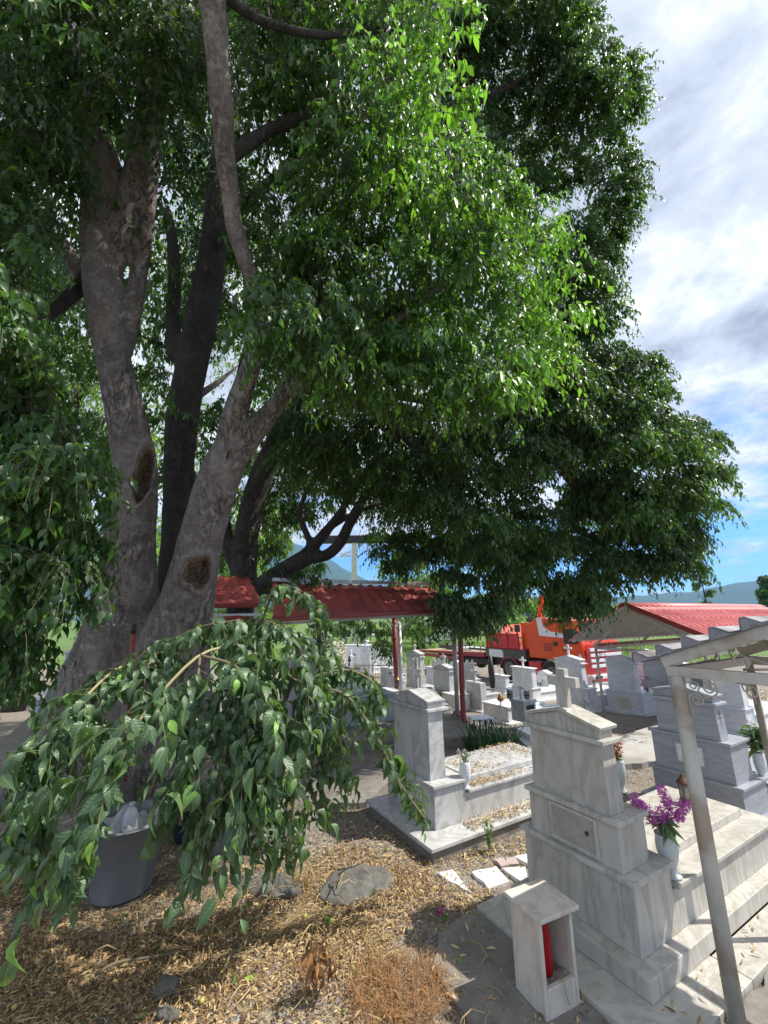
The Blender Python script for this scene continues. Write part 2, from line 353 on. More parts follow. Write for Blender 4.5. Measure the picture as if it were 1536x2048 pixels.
def leaves(P,T,N,L,tm,tint,width=1.0,roll=None):
    V,F,rib,al=tm; n=len(P); T=nrm(T); B=nrm(np.cross(N,T)); N2=np.cross(T,B)
    L=np.broadcast_to(np.asarray(L,float),(n,))[:,None,None]
    curl=rng.uniform(.1,2.3,(n,1,1))
    width=width*rng.uniform(.75,1.2,(n,1,1)); X=P[:,None,:]+L*(V[None,:,0:1]*T[:,None,:]+V[None,:,1:2]*width*B[:,None,:]+V[None,:,2:3]*curl*N2[:,None,:])
    k=len(V); FF=F[None]+(np.arange(n)*k)[:,None,None]
    return X.reshape(-1,3),FF.reshape(-1,3),np.repeat(tint,k),np.tile(rib,n),np.tile(al,n)
class Leafage:
    def __init__(s): s.L=[]; s.n=0; s.T=[]; s.tn=0
    def put(s,r):
        V,F,t,rb,al=r; s.L.append((V,F+s.n,t,rb,al)); s.n+=len(V)
    def twig(s,pts,r0,r1):
        "pts (n,k,3) polylines -> 3 sided tubes"
        n,k,_=pts.shape; d=nrm(np.gradient(pts,axis=1)); up=np.zeros_like(d); up[...,0]=.3; up[...,2]=1; up[...,1]=.2
        a=nrm(np.cross(d,up)); b=np.cross(d,a); rad=np.linspace(1,0,k)[None,:,None]*(np.asarray(r0)-r1)+r1
        ring=[pts+rad*(a*math.cos(w)+b*math.sin(w)) for w in (0,2.094,4.189)]
        V=np.stack(ring,2).reshape(n,k*3,3); f=[]
        for i in range(k-1):
            for j in range(3):
                p,q=i*3+j,i*3+(j+1)%3; f+=[(p,q,q+3),(p,q+3,p+3)]
        f=np.array(f)[None]+(np.arange(n)*k*3)[:,None,None]
        s.T.append((V.reshape(-1,3),f.reshape(-1,3)+s.tn)); s.tn+=n*k*3
    def sprays(s,p,az,el,L,nl,ll,droop,tm,tint=None,twr=.0025,hang=.75):
        droop=np.asarray(droop,float)*np.ones(len(p)); droop=droop[:,None]
        n=len(p); p=np.asarray(p,float); ks=(np.arange(nl)+.6)/nl
        h=np.stack([np.cos(az),np.sin(az),0*az],1); sd=np.stack([-np.sin(az),np.cos(az),0*az],1)
        el=np.asarray(el)[:,None]; Lc=np.asarray(L)[:,None]
        def pos(t): return p[:,None,:]+ (Lc*np.cos(el)*(t-.25*t*t*droop))[...,None]*h[:,None,:]+ np.array([0,0,1.])*(Lc*(np.sin(el)*t-droop*t**1.8))[...,None]
        X=pos(ks[None,:]); X2=pos(ks[None,:]+.03); T=nrm(X2-X)
        sg=np.where(np.arange(nl)%2==0,1.,-1.)[None,:,None]; sg=np.where((np.arange(nl)==nl-1)[None,:,None],0,sg)
        D=T*.55+sd[:,None,:]*sg*.62+np.array([0,0,-hang])+rng.normal(0,.36,X.shape)
        N=np.array([0,0,.75])+h[:,None,:]*.55+sd[:,None,:]*sg*.2+rng.normal(0,.42,X.shape)
        keep=rng.random((n,nl))>.12
        if tint is None: tint=rng.uniform(.0,.6,n)
        tt=np.clip(tint[:,None]+rng.normal(0,.16,(n,nl))+ (ks[None,:]>.88)*rng.uniform(0,.5,(n,nl)),0,1)
        ls=ll*rng.uniform(.5,1.2,(n,nl))*(1-.35*(ks[None,:]>.85))
        s.put(leaves(X[keep],D[keep],N[keep],ls[keep],tm,tt[keep]))
        s.twig(pos(np.linspace(0,1,5)[None,:].repeat(n,0)),twr,twr*.35)
    def clump(s,c,r,ns,ll,nl=9,tm=None,Ls=(.22,.48),droop=(.5,1.25),tint=None,flat=1.05,hang=.85,twr=.004):
        c=np.array(c); u=nrm(rng.normal(size=(ns,3))); u[:,2]=np.abs(u[:,2])*.9+u[:,2]*.1*0-.25
        rr=rng.uniform(.25,1,ns)**.6; p=c+u*rr[:,None]*np.array([r,r,r*flat])
        az=np.arctan2(u[:,1],u[:,0])+rng.normal(0,.6,ns); el=rng.uniform(-.3,.9,ns)*(u[:,2]>-.1)-.2*(u[:,2]<-.1)
        t0=(rng.uniform(.05,.5) if tint is None else tint)
        s.sprays(p,az,el,rng.uniform(*Ls,ns),nl,ll,rng.uniform(*droop,ns),tm if tm is not None else TF,np.clip(t0+rng.normal(0,.12,ns),0,1),twr,hang)
        return s
    def build(s,name,tname,parent,ml,mt):
        V=np.concatenate([a[0] for a in s.L]);F=np.concatenate([a[1] for a in s.L])
        o=npobj(name,V,F,ml,parent,{'tint':np.concatenate([a[2] for a in s.L]),'rib':np.concatenate([a[3] for a in s.L]),'along':np.concatenate([a[4] for a in s.L])},smooth=True)
        if s.T and tname:
            npobj(tname,np.concatenate([a[0] for a in s.T]),np.concatenate([a[1] for a in s.T]),mt,parent,None,True)
        return o
def inpoly(x,y,poly):
    c=False; n=len(poly)
    for i in range(n):
        x1,y1=poly[i];x2,y2=poly[(i+1)%n]
        if (y1>y)!=(y2>y) and x<(x2-x1)*(y-y1)/(y2-y1)+x1: c=not c
    return c
def region(poly,n,z0,z1,mind=0):
    xs=[p[0] for p in poly]; ys=[p[1] for p in poly]; o=[]; t=0
    while len(o)<n and t<n*200:
        t+=1; x=random.uniform(min(xs),max(xs)); y=random.uniform(min(ys),max(ys))
        if inpoly(x,y,poly) and all((x-a)**2+(y-b)**2>mind*mind for a,b,_ in o): o.append((x,y,random.uniform(z0,z1)))
    return o
def spl(pts,n):
    "catmull-rom through control points"
    P=[Vector(p) for p in pts]; P=[P[0]*2-P[1]]+P+[P[-1]*2-P[-2]]; m=len(P)-3; o=[]
    for i in range(n):
        t=i/(n-1)*m; k=min(int(t),m-1); f=t-k; a,b,c,d=P[k:k+4]
        o.append(.5*((2*b)+(c-a)*f+(2*a-5*b+4*c-d)*f*f+(3*b-a-3*c+d)*f**3))
    return o
# ------------------------------------------------------------------ the big old tree
# stems as (u, v, depth, width in photo pixels)
def stem(cp,n=26):
    pts=[P3(u,v,z) for u,v,z,w in cp]; rad=[w/2*z/CF/math.sqrt(1+((u-768)/CF)**2)*(1. if w>150 else .97) for u,v,z,w in cp]
    q=spl([(p.x,p.y,p.z) for p in pts],n); rr=spl([(r,0,0) for r in rad],n)
    return q,[max(.01,r.x) for r in rr]
STEMS=[
 [(190,1640,5.35,430),(200,1520,5.35,350),(218,1400,5.35,262),(240,1300,5.3,190),(252,1180,5.3,140),(260,1080,5.3,112),(270,960,5.3,100),(258,860,5.25,92),(233,740,5.2,78),(213,620,5.2,86),(199,500,5.2,84),(200,400,5.2,80),(205,330,5.2,84),(185,250,5.1,62),(160,150,5.0,46),(135,40,4.9,38),(115,-120,4.8,30)],
 [(218,560,5.25,40),(240,470,5.25,64),(262,400,5.25,62),(283,320,5.2,62),(300,240,5.15,60),(318,130,5.1,56),(335,20,5.0,50),(350,-160,4.9,36)],
 [(225,800,5.3,40),(252,680,5.35,44),(272,590,5.38,40),(282,520,5.4,40),(290,440,5.35,44),(293,380,5.3,50),(300,250,5.2,50)],
 [(330,1560,5.2,230),(325,1430,5.2,215),(345,1310,5.2,165),(378,1190,5.15,116),(402,1080,5.1,98),(428,990,5.05,94),(448,930,5.0,88),(458,890,5.0,64),(467,845,4.97,54),(482,795,4.93,50),(500,740,4.9,44),(516,680,4.85,40),(512,600,4.75,34),(492,530,4.6,36),(470,460,4.45,42),(458,380,4.3,44),(448,280,4.1,48),(440,180,3.9,52),(432,80,3.75,58),(425,-30,3.6,64),(420,-200,3.5,60)],
 [(440,965,5.05,80),(474,915,5.0,56),(508,868,5.0,46),(545,818,5.0,43),(590,770,5.0,40),(640,730,5.05,36),(700,690,5.1,30),(790,640,5.2,22),(900,560,5.3,15)],
 [(175,560,5.4,60),(130,500,5.6,48),(80,450,5.9,40),(20,430,6.2,30),(-60,400,6.5,24)],
 [(90,1560,5.2,120),(60,1640,5.0,90),(20,1740,4.7,50)],
 [(330,1520,5.2,150),(400,1620,5.0,90),(470,1690,4.8,40)],
]
REAR=[ [(320,1420,6.0,110),(345,1250,6.0,96),(352,1100,6.05,70),(358,980,6.1,66),(362,870,6.1,68),(378,760,6.1,66),(400,650,6.0,68),(418,560,6.2,62),(430,470,6.4,56),(440,330,6.6,46),(470,180,6.8,38)],
 [(352,720,6.0,40),(345,640,6.1,34),(350,540,6.3,28),(335,420,6.6,24)],
]
def remeshed(name,stems,voxel,matr,parent,wounds=(),lump=.03):
    mb=MB()
    for cp in stems:
        q,r=stem(cp,max(10,len(cp)*3)); mb.tube(q,r,16)
    o=obj('tmp_stems',mb,None)
    rm=o.modifiers.new('r','REMESH'); rm.mode='VOXEL'; rm.voxel_size=voxel
    sm=o.modifiers.new('s','SMOOTH'); sm.factor=.6; sm.iterations=8
    dg=bpy.context.evaluated_depsgraph_get(); dg.update(); me=bpy.data.meshes.new_from_object(o.evaluated_get(dg))
    bpy.data.objects.remove(o)
    n=len(me.vertices); V=np.zeros(n*3,np.float32); me.vertices.foreach_get('co',V); V=V.reshape(-1,3).astype(float)
    N=np.zeros(n*3,np.float32); me.vertices.foreach_get('normal',N); N=N.reshape(-1,3).astype(float)
    # lumpy, faintly ringed surface
    ph=V*np.array([2.3,2.1,1.3]); d=(np.sin(ph[:,0]*1.7+np.sin(ph[:,2]*2.1))*np.sin(ph[:,1]*1.9+1.3*np.sin(ph[:,2]*1.6))*.5+np.sin(V[:,2]*19+3*np.sin(V[:,0]*7)+2*np.sin(V[:,1]*6))*.10+np.sin(V[:,0]*11+V[:,2]*3)*np.sin(V[:,1]*9-V[:,2]*4)*.25)
    V+=N*(d*lump)[:,None]
    wa=np.zeros(n)
    for (c,ax,ay,depth,rim,tilt) in wounds:
        c=np.array(c); f=nrm(np.array([0,0,CH])-c); f[2]=0; f=nrm(f); rt=np.array([-f[1],f[0],0.])*-1; up=np.array([0,0,1.])
        a=(V-c)@rt; b=(V-c)@up; a,b=a*math.cos(tilt)+b*math.sin(tilt),-a*math.sin(tilt)+b*math.cos(tilt)
        front=((N@f)>-.1)&(np.linalg.norm(V-c,axis=1)<max(ax,ay)*2.2)
        an=np.arctan2(b,a); r=np.sqrt((a/(ax*(1+.30*np.clip(b/ay,-1,1))))**2+(b/ay)**2)*(1+.10*np.sin(an*3+c[0]*9)+.07*np.sin(an*5+c[0]*3)+.04*np.sin(an*11))
        rough=.45*np.sin(a*45+np.sin(b*25)*2)*np.sin(b*22+a*30)
        dep=np.where(r<1,-depth*(1-r**5)*(1+.8*rough),0)+rim*np.exp(-((r-1.20)/.20)**2)
        V+=f*(dep*front)[:,None]; wa=np.maximum(wa,np.where(front,np.clip(1-(r-1)*1.6,0,1)*(r>1)*.5+(r<=1)*1.,0))
    me.vertices.foreach_set('co',V.astype(np.float32).ravel()); me.update()
    at=me.attributes.new('wound','FLOAT','POINT'); at.data.foreach_set('value',wa.astype(np.float32))
    me.materials.clear(); me.materials.append(matr); me.polygons.foreach_set('use_smooth',[True]*len(me.polygons)); me.name=name
    ob=bpy.data.objects.new(name,me); COL.objects.link(ob); 
    if parent: ob.parent=parent
    return ob
big=thing('hackberry_tree','huge old many-stemmed tree with hollows in its grey bark and a wide drooping crown','tree')
def surf(u,v,zc): return P3(u,v,zc)
remeshed('trunk',STEMS,.028,M_bark,big,[
  (surf(286,948,4.95),.095,.35,.34,.06,.06),
  (surf(394,1148,4.86),.155,.18,.24,.09,-.15),
  (surf(457,905,4.72),.03,.05,.07,.02,.3),
  (surf(288,1032,4.8),.05,.10,.02,.018,.0)],.022)
remeshed('rear_stem',REAR,.035,M_barkd,big,(),.02)  # the shade on this stem is painted in with a darker bark colour
# boughs: bent tubes from the stems into the crown
SK=[]       # points of the skeleton, for hanging clumps on
def bough(mb,cp,n=18):
    q,r=stem(cp,n); mb.tube(q,r,8)
    for p,rad in zip(q[2:],r[2:]): SK.append((np.array(p),rad))
bm_=MB()
for cp in [
 [(640,730,5.05,34),(760,730,5.6,34),(880,760,6.4,34),(1000,800,7.2,32),(1080,870,7.9,30),(1150,970,8.5,24),(1220,1040,8.8,16)],
 [(1060,850,7.7,24),(1150,830,8.2,20),(1240,850,8.5,16),(1330,900,8.7,10)],
 [(520,640,5.2,30),(600,520,5.8,26),(720,380,6.8,24),(860,260,7.8,20),(1000,180,8.5,14),(1120,130,8.9,9)],
 [(860,260,7.8,16),(940,290,8.3,12),(1020,330,8.7,7),(1080,350,8.9,3)],
 [(700,690,5.1,24),(820,600,5.6,24),(960,540,6.2,18),(1080,480,6.4,10)],
 [(1000,800,7.2,20),(1060,700,7.8,20),(1120,600,8.4,16),(1170,520,8.7,10)],
 [(425,-30,3.6,30),(520,40,3.8,18),(640,70,4.0,14),(760,60,4.2,10),(860,80,4.1,6)],
 [(440,330,4.2,30),(540,260,4.4,24),(640,230,4.6,18),(760,260,4.7,12)],
 [(520,680,4.9,26),(580,620,4.6,18),(640,640,4.2,12),(680,720,3.9,8)],
 [(430,470,6.4,32),(520,380,7.2,24),(640,300,8.4,20),(760,200,9.4,16),(900,60,10,10)],
 [(205,330,5.2,44),(120,260,5.6,34),(40,220,6.0,26),(-60,200,6.4,18)],
 [(175,560,5.4,40),(110,620,5.0,30),(60,650,4.3,22),(40,720,3.6,14),(60,820,3.1,8)],
 [(590,770,5.0,30),(700,800,6,26),(800,860,7.2,24),(880,960,8,18),(940,1080,8.4,10)],
 [(700,800,6,22),(780,790,6.5,20),(900,820,7,14),(1000,900,7.6,8)],
]: bough(bm_,cp)
for cp in STEMS+REAR:
    q,r=stem(cp,16)
    for p,rad in zip(q,r):
        if p.z>2.6: SK.append((np.array(p),rad))
CR_=Leafage()
nconn=[0]
def hangclump(L,u,v,zc,r,ns,ll,nl=9,connect=True,mb=None,**k):
    c=P3(u,v,zc); mb=mb or bm_
    if connect:
        ca=np.array(c); d=[np.linalg.norm(p-ca) for p,_ in SK]; j=int(np.argmin(d)); a=Vector(SK[j][0]); 
        if d[j]>.15:
            mid=(a+c)/2+Vector((random.uniform(-.1,.1),random.uniform(-.1,.1),.10+.12*d[j])); r0=min(SK[j][1]*.7,.012+.011*d[j])
            pts=spl([a,mid,c],7); mb.tube(pts,[r0*(1-i/7.5) for i in range(7)],5,False)
            if d[j]<3.5:
                for i,pp in enumerate(pts[2:]): SK.append((np.array(pp),r0*(1-(i+2)/7.5)))
    L.clump(c,r,ns,ll,nl,**k)
# far right crown, top and bottom
edgeR=[(1120,20),(1150,70),(1185,130),(1235,165),(1240,220),(1200,290),(1225,345),(1240,400),(1215,460),(1185,520),(1190,580),(1200,640),(1150,690)]
for u,v in edgeR: hangclump(CR_,u,v,random.uniform(8.6,9.6),.50,185,.13,tint=random.uniform(.0,.3))
for u,v,z in region([(900,-60),(1120,-60),(1160,90),(1200,200),(1160,300),(1190,400),(1150,500),(1150,650),(1000,640),(900,400)],44,7.8,9.8,30): hangclump(CR_,u,v,z,.54,160,.13,tint=random.uniform(0,.35))
edgeL=[(1215,720),(1270,740),(1290,790),(1300,840),(1360,860),(1400,890),(1405,950),(1395,1010),(1360,1085),(1350,1125),(1315,1128),(1270,1128),(1215,1125),(1150,1170)]
for u,v in edgeL: hangclump(CR_,u,v,random.uniform(8.0,9.0),.44,165,.128,tint=random.uniform(.0,.35))
for u,v,z in region([(1060,690),(1220,710),(1270,830),(1370,900),(1370,1050),(1330,1080),(1200,1110),(1140,1080),(1130,960),(1050,880),(1000,780)],50,7.4,9.2,26): hangclump(CR_,u,v,z,.48,145,.128,tint=random.uniform(0,.4))
# middle
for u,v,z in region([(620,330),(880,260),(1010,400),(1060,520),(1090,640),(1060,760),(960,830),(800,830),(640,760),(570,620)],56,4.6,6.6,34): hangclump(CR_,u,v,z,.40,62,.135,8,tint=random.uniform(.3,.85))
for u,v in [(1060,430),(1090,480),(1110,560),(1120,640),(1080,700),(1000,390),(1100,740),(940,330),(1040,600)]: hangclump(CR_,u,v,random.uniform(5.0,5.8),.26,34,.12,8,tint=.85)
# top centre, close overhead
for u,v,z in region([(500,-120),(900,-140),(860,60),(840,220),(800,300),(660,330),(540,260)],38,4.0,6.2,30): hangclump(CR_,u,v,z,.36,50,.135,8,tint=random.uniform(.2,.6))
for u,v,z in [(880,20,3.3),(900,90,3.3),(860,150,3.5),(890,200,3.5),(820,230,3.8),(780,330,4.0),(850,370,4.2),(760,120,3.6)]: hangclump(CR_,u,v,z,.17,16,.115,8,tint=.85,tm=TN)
# deep background layer of the crown behind the middle
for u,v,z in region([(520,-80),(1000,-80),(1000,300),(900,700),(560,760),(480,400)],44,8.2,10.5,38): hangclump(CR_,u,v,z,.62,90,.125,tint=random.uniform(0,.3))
# lower skirt hanging towards the canopies
for u,v,z in region([(580,800),(1000,850),(1060,930),(1110,1090),(1110,1150),(1000,1130),(900,1130),(860,1040),(800,1010),(720,1000),(640,960),(560,900)],56,6.8,9.5,28): hangclump(CR_,u,v,z,.42,80,.13,droop=(.5,1.0),tint=random.uniform(0,.4))
for u,v,z in [(880,1090,8.6),(900,1150,8.2),(930,1100,8.4),(955,1160,8.0),(985,1120,8.3),(925,1215,7.9),(965,1225,7.9),(895,1200,8.0),(1010,1180,8.2),(1030,1110,8.6),(1065,1130,8.6),(1075,1160,8.7),(1120,1180,8.6),(1150,1215,8.4),(1130,1215,8.6),(1150,1190,8.5),(1165,1200,8.6),(1020,1140,8.3),(1050,1110,8.5),(905,1235,7.9),(945,1245,7.9),(975,1200,7.9),(1180,1190,8.6),(1215,1160,8.5),(840,1110,8.8),(800,1080,9.2),(790,1130,9.4)]:
    hangclump(CR_,u,v,z,.28,70,.125,droop=(.8,1.2),hang=1.1,tint=.15)
# upper left: layers of dark foliage with gaps
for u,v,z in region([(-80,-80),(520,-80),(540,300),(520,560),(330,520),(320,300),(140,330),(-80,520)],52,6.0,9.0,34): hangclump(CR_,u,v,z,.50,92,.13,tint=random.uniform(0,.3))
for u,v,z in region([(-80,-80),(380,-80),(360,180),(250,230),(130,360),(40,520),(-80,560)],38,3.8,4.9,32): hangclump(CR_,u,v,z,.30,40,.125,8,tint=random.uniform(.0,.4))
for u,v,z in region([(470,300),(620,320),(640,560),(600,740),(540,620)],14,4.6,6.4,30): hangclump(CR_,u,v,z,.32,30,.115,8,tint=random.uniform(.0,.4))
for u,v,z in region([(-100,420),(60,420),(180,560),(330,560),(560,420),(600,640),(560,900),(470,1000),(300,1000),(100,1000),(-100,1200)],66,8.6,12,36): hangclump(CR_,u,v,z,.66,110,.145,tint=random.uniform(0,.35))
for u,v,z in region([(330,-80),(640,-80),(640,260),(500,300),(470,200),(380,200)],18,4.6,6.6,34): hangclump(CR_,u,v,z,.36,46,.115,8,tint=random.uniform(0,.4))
for u,v,z in region([(730,990),(1010,1000),(1060,1110),(1040,1150),(880,1140),(750,1120)],22,9,11,30): hangclump(CR_,u,v,z,.42,70,.115,tint=random.uniform(0,.4))
# close curtain on the left
for u,v,z in region([(-80,560),(10,560),(40,700),(85,800),(130,900),(150,1040),(135,1150),(85,1290),(-80,1370)],42,2.7,3.5,30): hangclump(CR_,u,v,z,.20,26,.105,9,tm=TN,tint=random.uniform(.1,.5),droop=(.6,1.1),Ls=(.25,.45))
for u,v,z in [(150,920,3.2),(165,1000,3.2),(160,1090,3.3),(115,850,3.1),(80,770,3.1),(60,500,3.6),(20,440,3.8),(130,1200,3.3),(50,1330,3.1),(10,1370,3.1),(165,950,3.2)]: hangclump(CR_,u,v,z,.12,12,.105,9,tm=TN,tint=.35,droop=(.6,1.0),Ls=(.2,.35))
# close clusters right of the fork
for u,v,z in [(545,610,3.9),(520,660,3.9),(560,690,3.9),(590,650,3.8),(630,660,3.9),(650,710,4.0),(610,700,3.9),(690,660,4.1),(560,580,4.1),(640,610,4.1),(720,730,4.3),(780,750,4.5),(820,700,4.6),(700,600,4.4)]:
    hangclump(CR_,u,v,z,.20,18,.115,8,tm=TN,tint=random.uniform(.2,.6),droop=(.7,1.1),Ls=(.25,.42))
# parts of the crown above and beside the picture (they shade the ground on the left)
for i in range(26):
    x=random.uniform(-6.5,-2.4); y=random.uniform(1.0,6.5); z=random.uniform(6.6,8.6)
    CR_.clump((x,y,z),.75,46,.13)
for i in range(14):
    CR_.clump((random.uniform(-6,-3.2),random.uniform(2,7),random.uniform(3,6)),.6,40,.12)
CR_.build('crown','crown_twigs',big,M_leaf,M_twig)
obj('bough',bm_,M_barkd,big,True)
# low branches arching out of the trunk foot and drooping to the ground
LOW=[
 [(430,1270,3.9,12),(480,1285,3.2,12),(400,1310,2.75,13),(310,1400,2.45,12),(262,1470,2.3,10),(225,1560,2.2,7),(175,1680,2.1,5),(145,1790,2.05,3)],
 [(300,1330,3.6,8),(240,1335,3.1,8),(175,1390,2.75,7),(110,1470,2.5,6),(60,1560,2.4,5),(30,1680,2.3,3)],
 [(430,1270,3.9,12),(520,1240,3.3,10),(600,1300,2.9,9),(610,1450,2.75,6),(590,1580,2.65,4),(575,1730,2.6,3)],
 [(520,1250,3.6,10),(560,1170,3.5,9),(625,1220,3.35,8),(648,1330,3.25,6),(650,1480,3.15,4),(640,1650,3.1,3)],
 [(480,1290,3.3,9),(600,1365,3.1,8),(690,1390,3.05,7),(750,1470,3.05,5),(795,1560,3.05,4),(850,1640,3.05,3)],
 [(450,1300,3.2,9),(470,1400,2.75,7),(440,1560,2.5,5),(405,1760,2.35,3)],
 [(400,1310,2.75,9),(480,1340,2.7,8),(545,1440,2.6,6),(535,1580,2.5,4),(515,1710,2.45,3)],
 [(400,1310,2.9,8),(395,1360,2.75,7),(385,1450,2.6,5),(370,1560,2.5,4),(360,1650,2.45,3)],
 [(520,1240,3.4,7),(500,1300,3.0,6),(520,1380,2.8,5),(470,1480,2.7,4),(480,1600,2.6,3)],
 [(340,1300,3.3,6),(310,1310,3.0,5),(290,1360,2.8,4),(300,1450,2.7,3)],
 [(175,1390,2.75,6),(150,1520,2.5,5),(95,1670,2.35,4),(85,1800,2.3,3)],
 [(600,1365,3.1,7),(690,1340,3.2,6),(750,1370,3.3,4),(770,1430,3.3,3)],
 [(470,1400,2.75,5),(500,1500,2.6,4),(470,1640,2.45,3)],
 [(300,1330,3.4,7),(330,1290,3.2,6),(400,1255,3.1,6),(480,1240,3.1,4)],
 [(690,1390,3.05,5),(680,1480,3.0,4),(700,1580,3.0,3)],
]
for i,cp in enumerate(LOW):
    Lw=Leafage(); q,r=stem([(u,v,z,w*.55) for u,v,z,w in cp],28); mb=MB(); mb.tube(q,[x*1.0 for x in r],8)
    br=obj('low_branch',mb,M_twigg if i in (0,1) else M_twig,big,True)
    q=np.array([tuple(p) for p in q]); ln=np.concatenate([[0],np.cumsum(np.linalg.norm(np.diff(q,axis=0),axis=1))]); tot=ln[-1]
    s0=.30*tot if i in (0,1) else .12*tot
    bare=(i==0)
    ss=np.arange(s0,tot,.034 if not bare else .036); 
    if bare: ss=ss[(ss<.33*tot)|(ss>.60*tot)]
    px=np.stack([np.interp(ss,ln,q[:,k]) for k in range(3)],1); n=len(ss)
    t=np.stack([np.interp(ss+.05,ln,q[:,k])-np.interp(ss-.05,ln,q[:,k]) for k in range(3)],1); az=np.arctan2(t[:,1],t[:,0])+np.where(np.arange(n)%2==0,1,-1)*rng.uniform(.4,1.4,n)
    big_=i in (0,1,6,7,10,12); 
    if i in (4,11,14): ss=ss[::2]; px=px[::2]; az=az[::2]; n=len(ss)
    Lw.sprays(px,az,rng.uniform(-.1,.5,n),rng.uniform(.12,.42,n),7,.145 if big_ else .115,rng.uniform(.4,1.2,n),TN,rng.uniform(.0,.55,n),.0016,.9)
    # leaves directly on the branch and a drooping tip
    m=int(tot/.022); s2=rng.uniform(s0,tot,m)
    if bare: s2=s2[(s2<.33*tot)|(s2>.60*tot)]; m=len(s2)
    pp=np.stack([np.interp(s2,ln,q[:,k]) for k in range(3)],1)
    D=rng.normal(0,.5,(m,3)); D[:,2]-=.9; N=rng.normal(0,.5,(m,3)); N[:,2]+=.5; N[:,1]-=.5
    Lw.put(leaves(pp,D,N,rng.uniform(.06,.13,m),TN,rng.uniform(.0,.7,m)))
    Lw.build('low_foliage',None,br,M_leafn,M_twig)
    npobj('low_twigs',np.concatenate([a[0] for a in Lw.T]),np.concatenate([a[1] for a in Lw.T]),M_twigg,br)
# ------------------------------------------------------------------ dark tree standing behind the big one
bt=thing('dark_tree','dark leaning tree in deep shade behind the big trunk, bare limbs curving out','tree')
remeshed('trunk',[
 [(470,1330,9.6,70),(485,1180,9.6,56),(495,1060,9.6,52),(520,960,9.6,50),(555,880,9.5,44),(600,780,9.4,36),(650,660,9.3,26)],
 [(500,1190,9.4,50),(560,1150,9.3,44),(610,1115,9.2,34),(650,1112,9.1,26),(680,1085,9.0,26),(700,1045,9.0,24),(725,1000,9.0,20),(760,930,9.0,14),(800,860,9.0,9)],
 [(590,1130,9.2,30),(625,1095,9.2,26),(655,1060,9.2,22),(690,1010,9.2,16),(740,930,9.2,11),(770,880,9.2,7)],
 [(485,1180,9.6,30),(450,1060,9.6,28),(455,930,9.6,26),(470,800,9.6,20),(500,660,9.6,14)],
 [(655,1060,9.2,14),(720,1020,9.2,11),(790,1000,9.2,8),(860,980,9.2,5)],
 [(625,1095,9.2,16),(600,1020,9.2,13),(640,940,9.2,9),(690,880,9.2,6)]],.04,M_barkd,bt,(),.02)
B2=Leafage(); SK2=SK; 
for u,v,z in region([(540,880),(900,880),(900,1000),(760,980),(640,1030),(560,1060)],26,9.6,11,30): B2.clump(P3(u,v,z),.42,60,.12,tint=random.uniform(0,.4))
for u,v,z in region([(430,960),(600,960),(600,1150),(520,1160),(430,1120)],12,9.9,11,34): B2.clump(P3(u,v,z),.44,70,.12,tint=random.uniform(0,.4))
for u,v,z in [(560,1140,9.2),(600,1150,9.1),(640,1165,9.0),(560,1180,9.0),(630,1135,9.3)]: B2.clump(P3(u,v,z),.22,30,.11,droop=(.7,1.1))
for u,v,z in [(600,1290,13),(640,1260,13.5),(670,1255,14),(700,1245,14),(735,1262,14),(765,1290,14),(780,1262,14),(820,1268,13.5),(755,1250,14),(830,1245,13.5),(640,1300,13.5),(715,1235,14),(775,1305,14)]:
    B2.clump(P3(u,v,z),.34,46,.13,droop=(.8,1.2),hang=1.1)
B2.build('crown','crown_twigs',bt,M_leaf,M_twig)
# ------------------------------------------------------------------ ground sheet, paths, hills
def axis_pts(fine0,fine1,step,far,growth):
    a=list(np.arange(fine0,fine1,step)); s=step; x=fine1
    while x<far: a.append(x); s*=growth; x+=s
    a.append(far); s=step; x=fine0; b=[]
    while x>-far: s*=growth; x-=s; b.append(max(x,-far))
    return np.array(sorted(set(b))+a)
gx=axis_pts(-5,6,.06,9000,1.25); gy=axis_pts(1.2,9,.06,9000,1.25); gy=gy[gy>-60]
X,Y=np.meshgrid(gx,gy); Z=gz(X,Y).copy()
near=np.exp(-((X/9)**2+((Y-4)/7)**2))
Z+=near*(.012*np.sin(X*3.1+np.sin(Y*2.3))*np.sin(Y*3.7)+.006*np.sin(X*11+Y*3)*np.sin(Y*13-X*5))
Z+=.13*np.exp(-(((X+3.4)/1.6)**2+((Y-5.6)/1.5)**2))-.012
gi=np.arange(X.size).reshape(X.shape); F=np.stack([gi[:-1,:-1],gi[:-1,1:],gi[1:,1:],gi[1:,:-1]],-1).reshape(-1,4)
g=npobj('ground',np.stack([X,Y,Z],-1).reshape(-1,3),F,M_ground,None,None,True); tag(g,None,None,None,'structure')
def slab(name,px,z0,z1,m,bev=.004,jag=0):
    pts=[atz(u,v,z1) for u,v in px] if not isinstance(px[0],Vector) else [Vector((p.x,p.y,z1)) for p in px]
    if jag:
        q=[]; n=len(pts)
        for i in range(n):
            a,b=pts[i],pts[(i+1)%n]; k=max(2,int((b-a).length/jag))
            for j in range(k): p=a.lerp(b,j/k); q.append(p+Vector((random.uniform(-.2,.2)*jag,random.uniform(-.2,.2)*jag,0)))
        pts=q
    s=sum(pts[i].x*pts[(i+1)%len(pts)].y-pts[(i+1)%len(pts)].x*pts[i].y for i in range(len(pts)))
    if s<0: pts=pts[::-1]
    pts=[Vector((p.x,p.y,z0)) for p in pts]
    return obj(name,MB().prism(pts,(0,0,z1-z0)),m,None,False,bev)
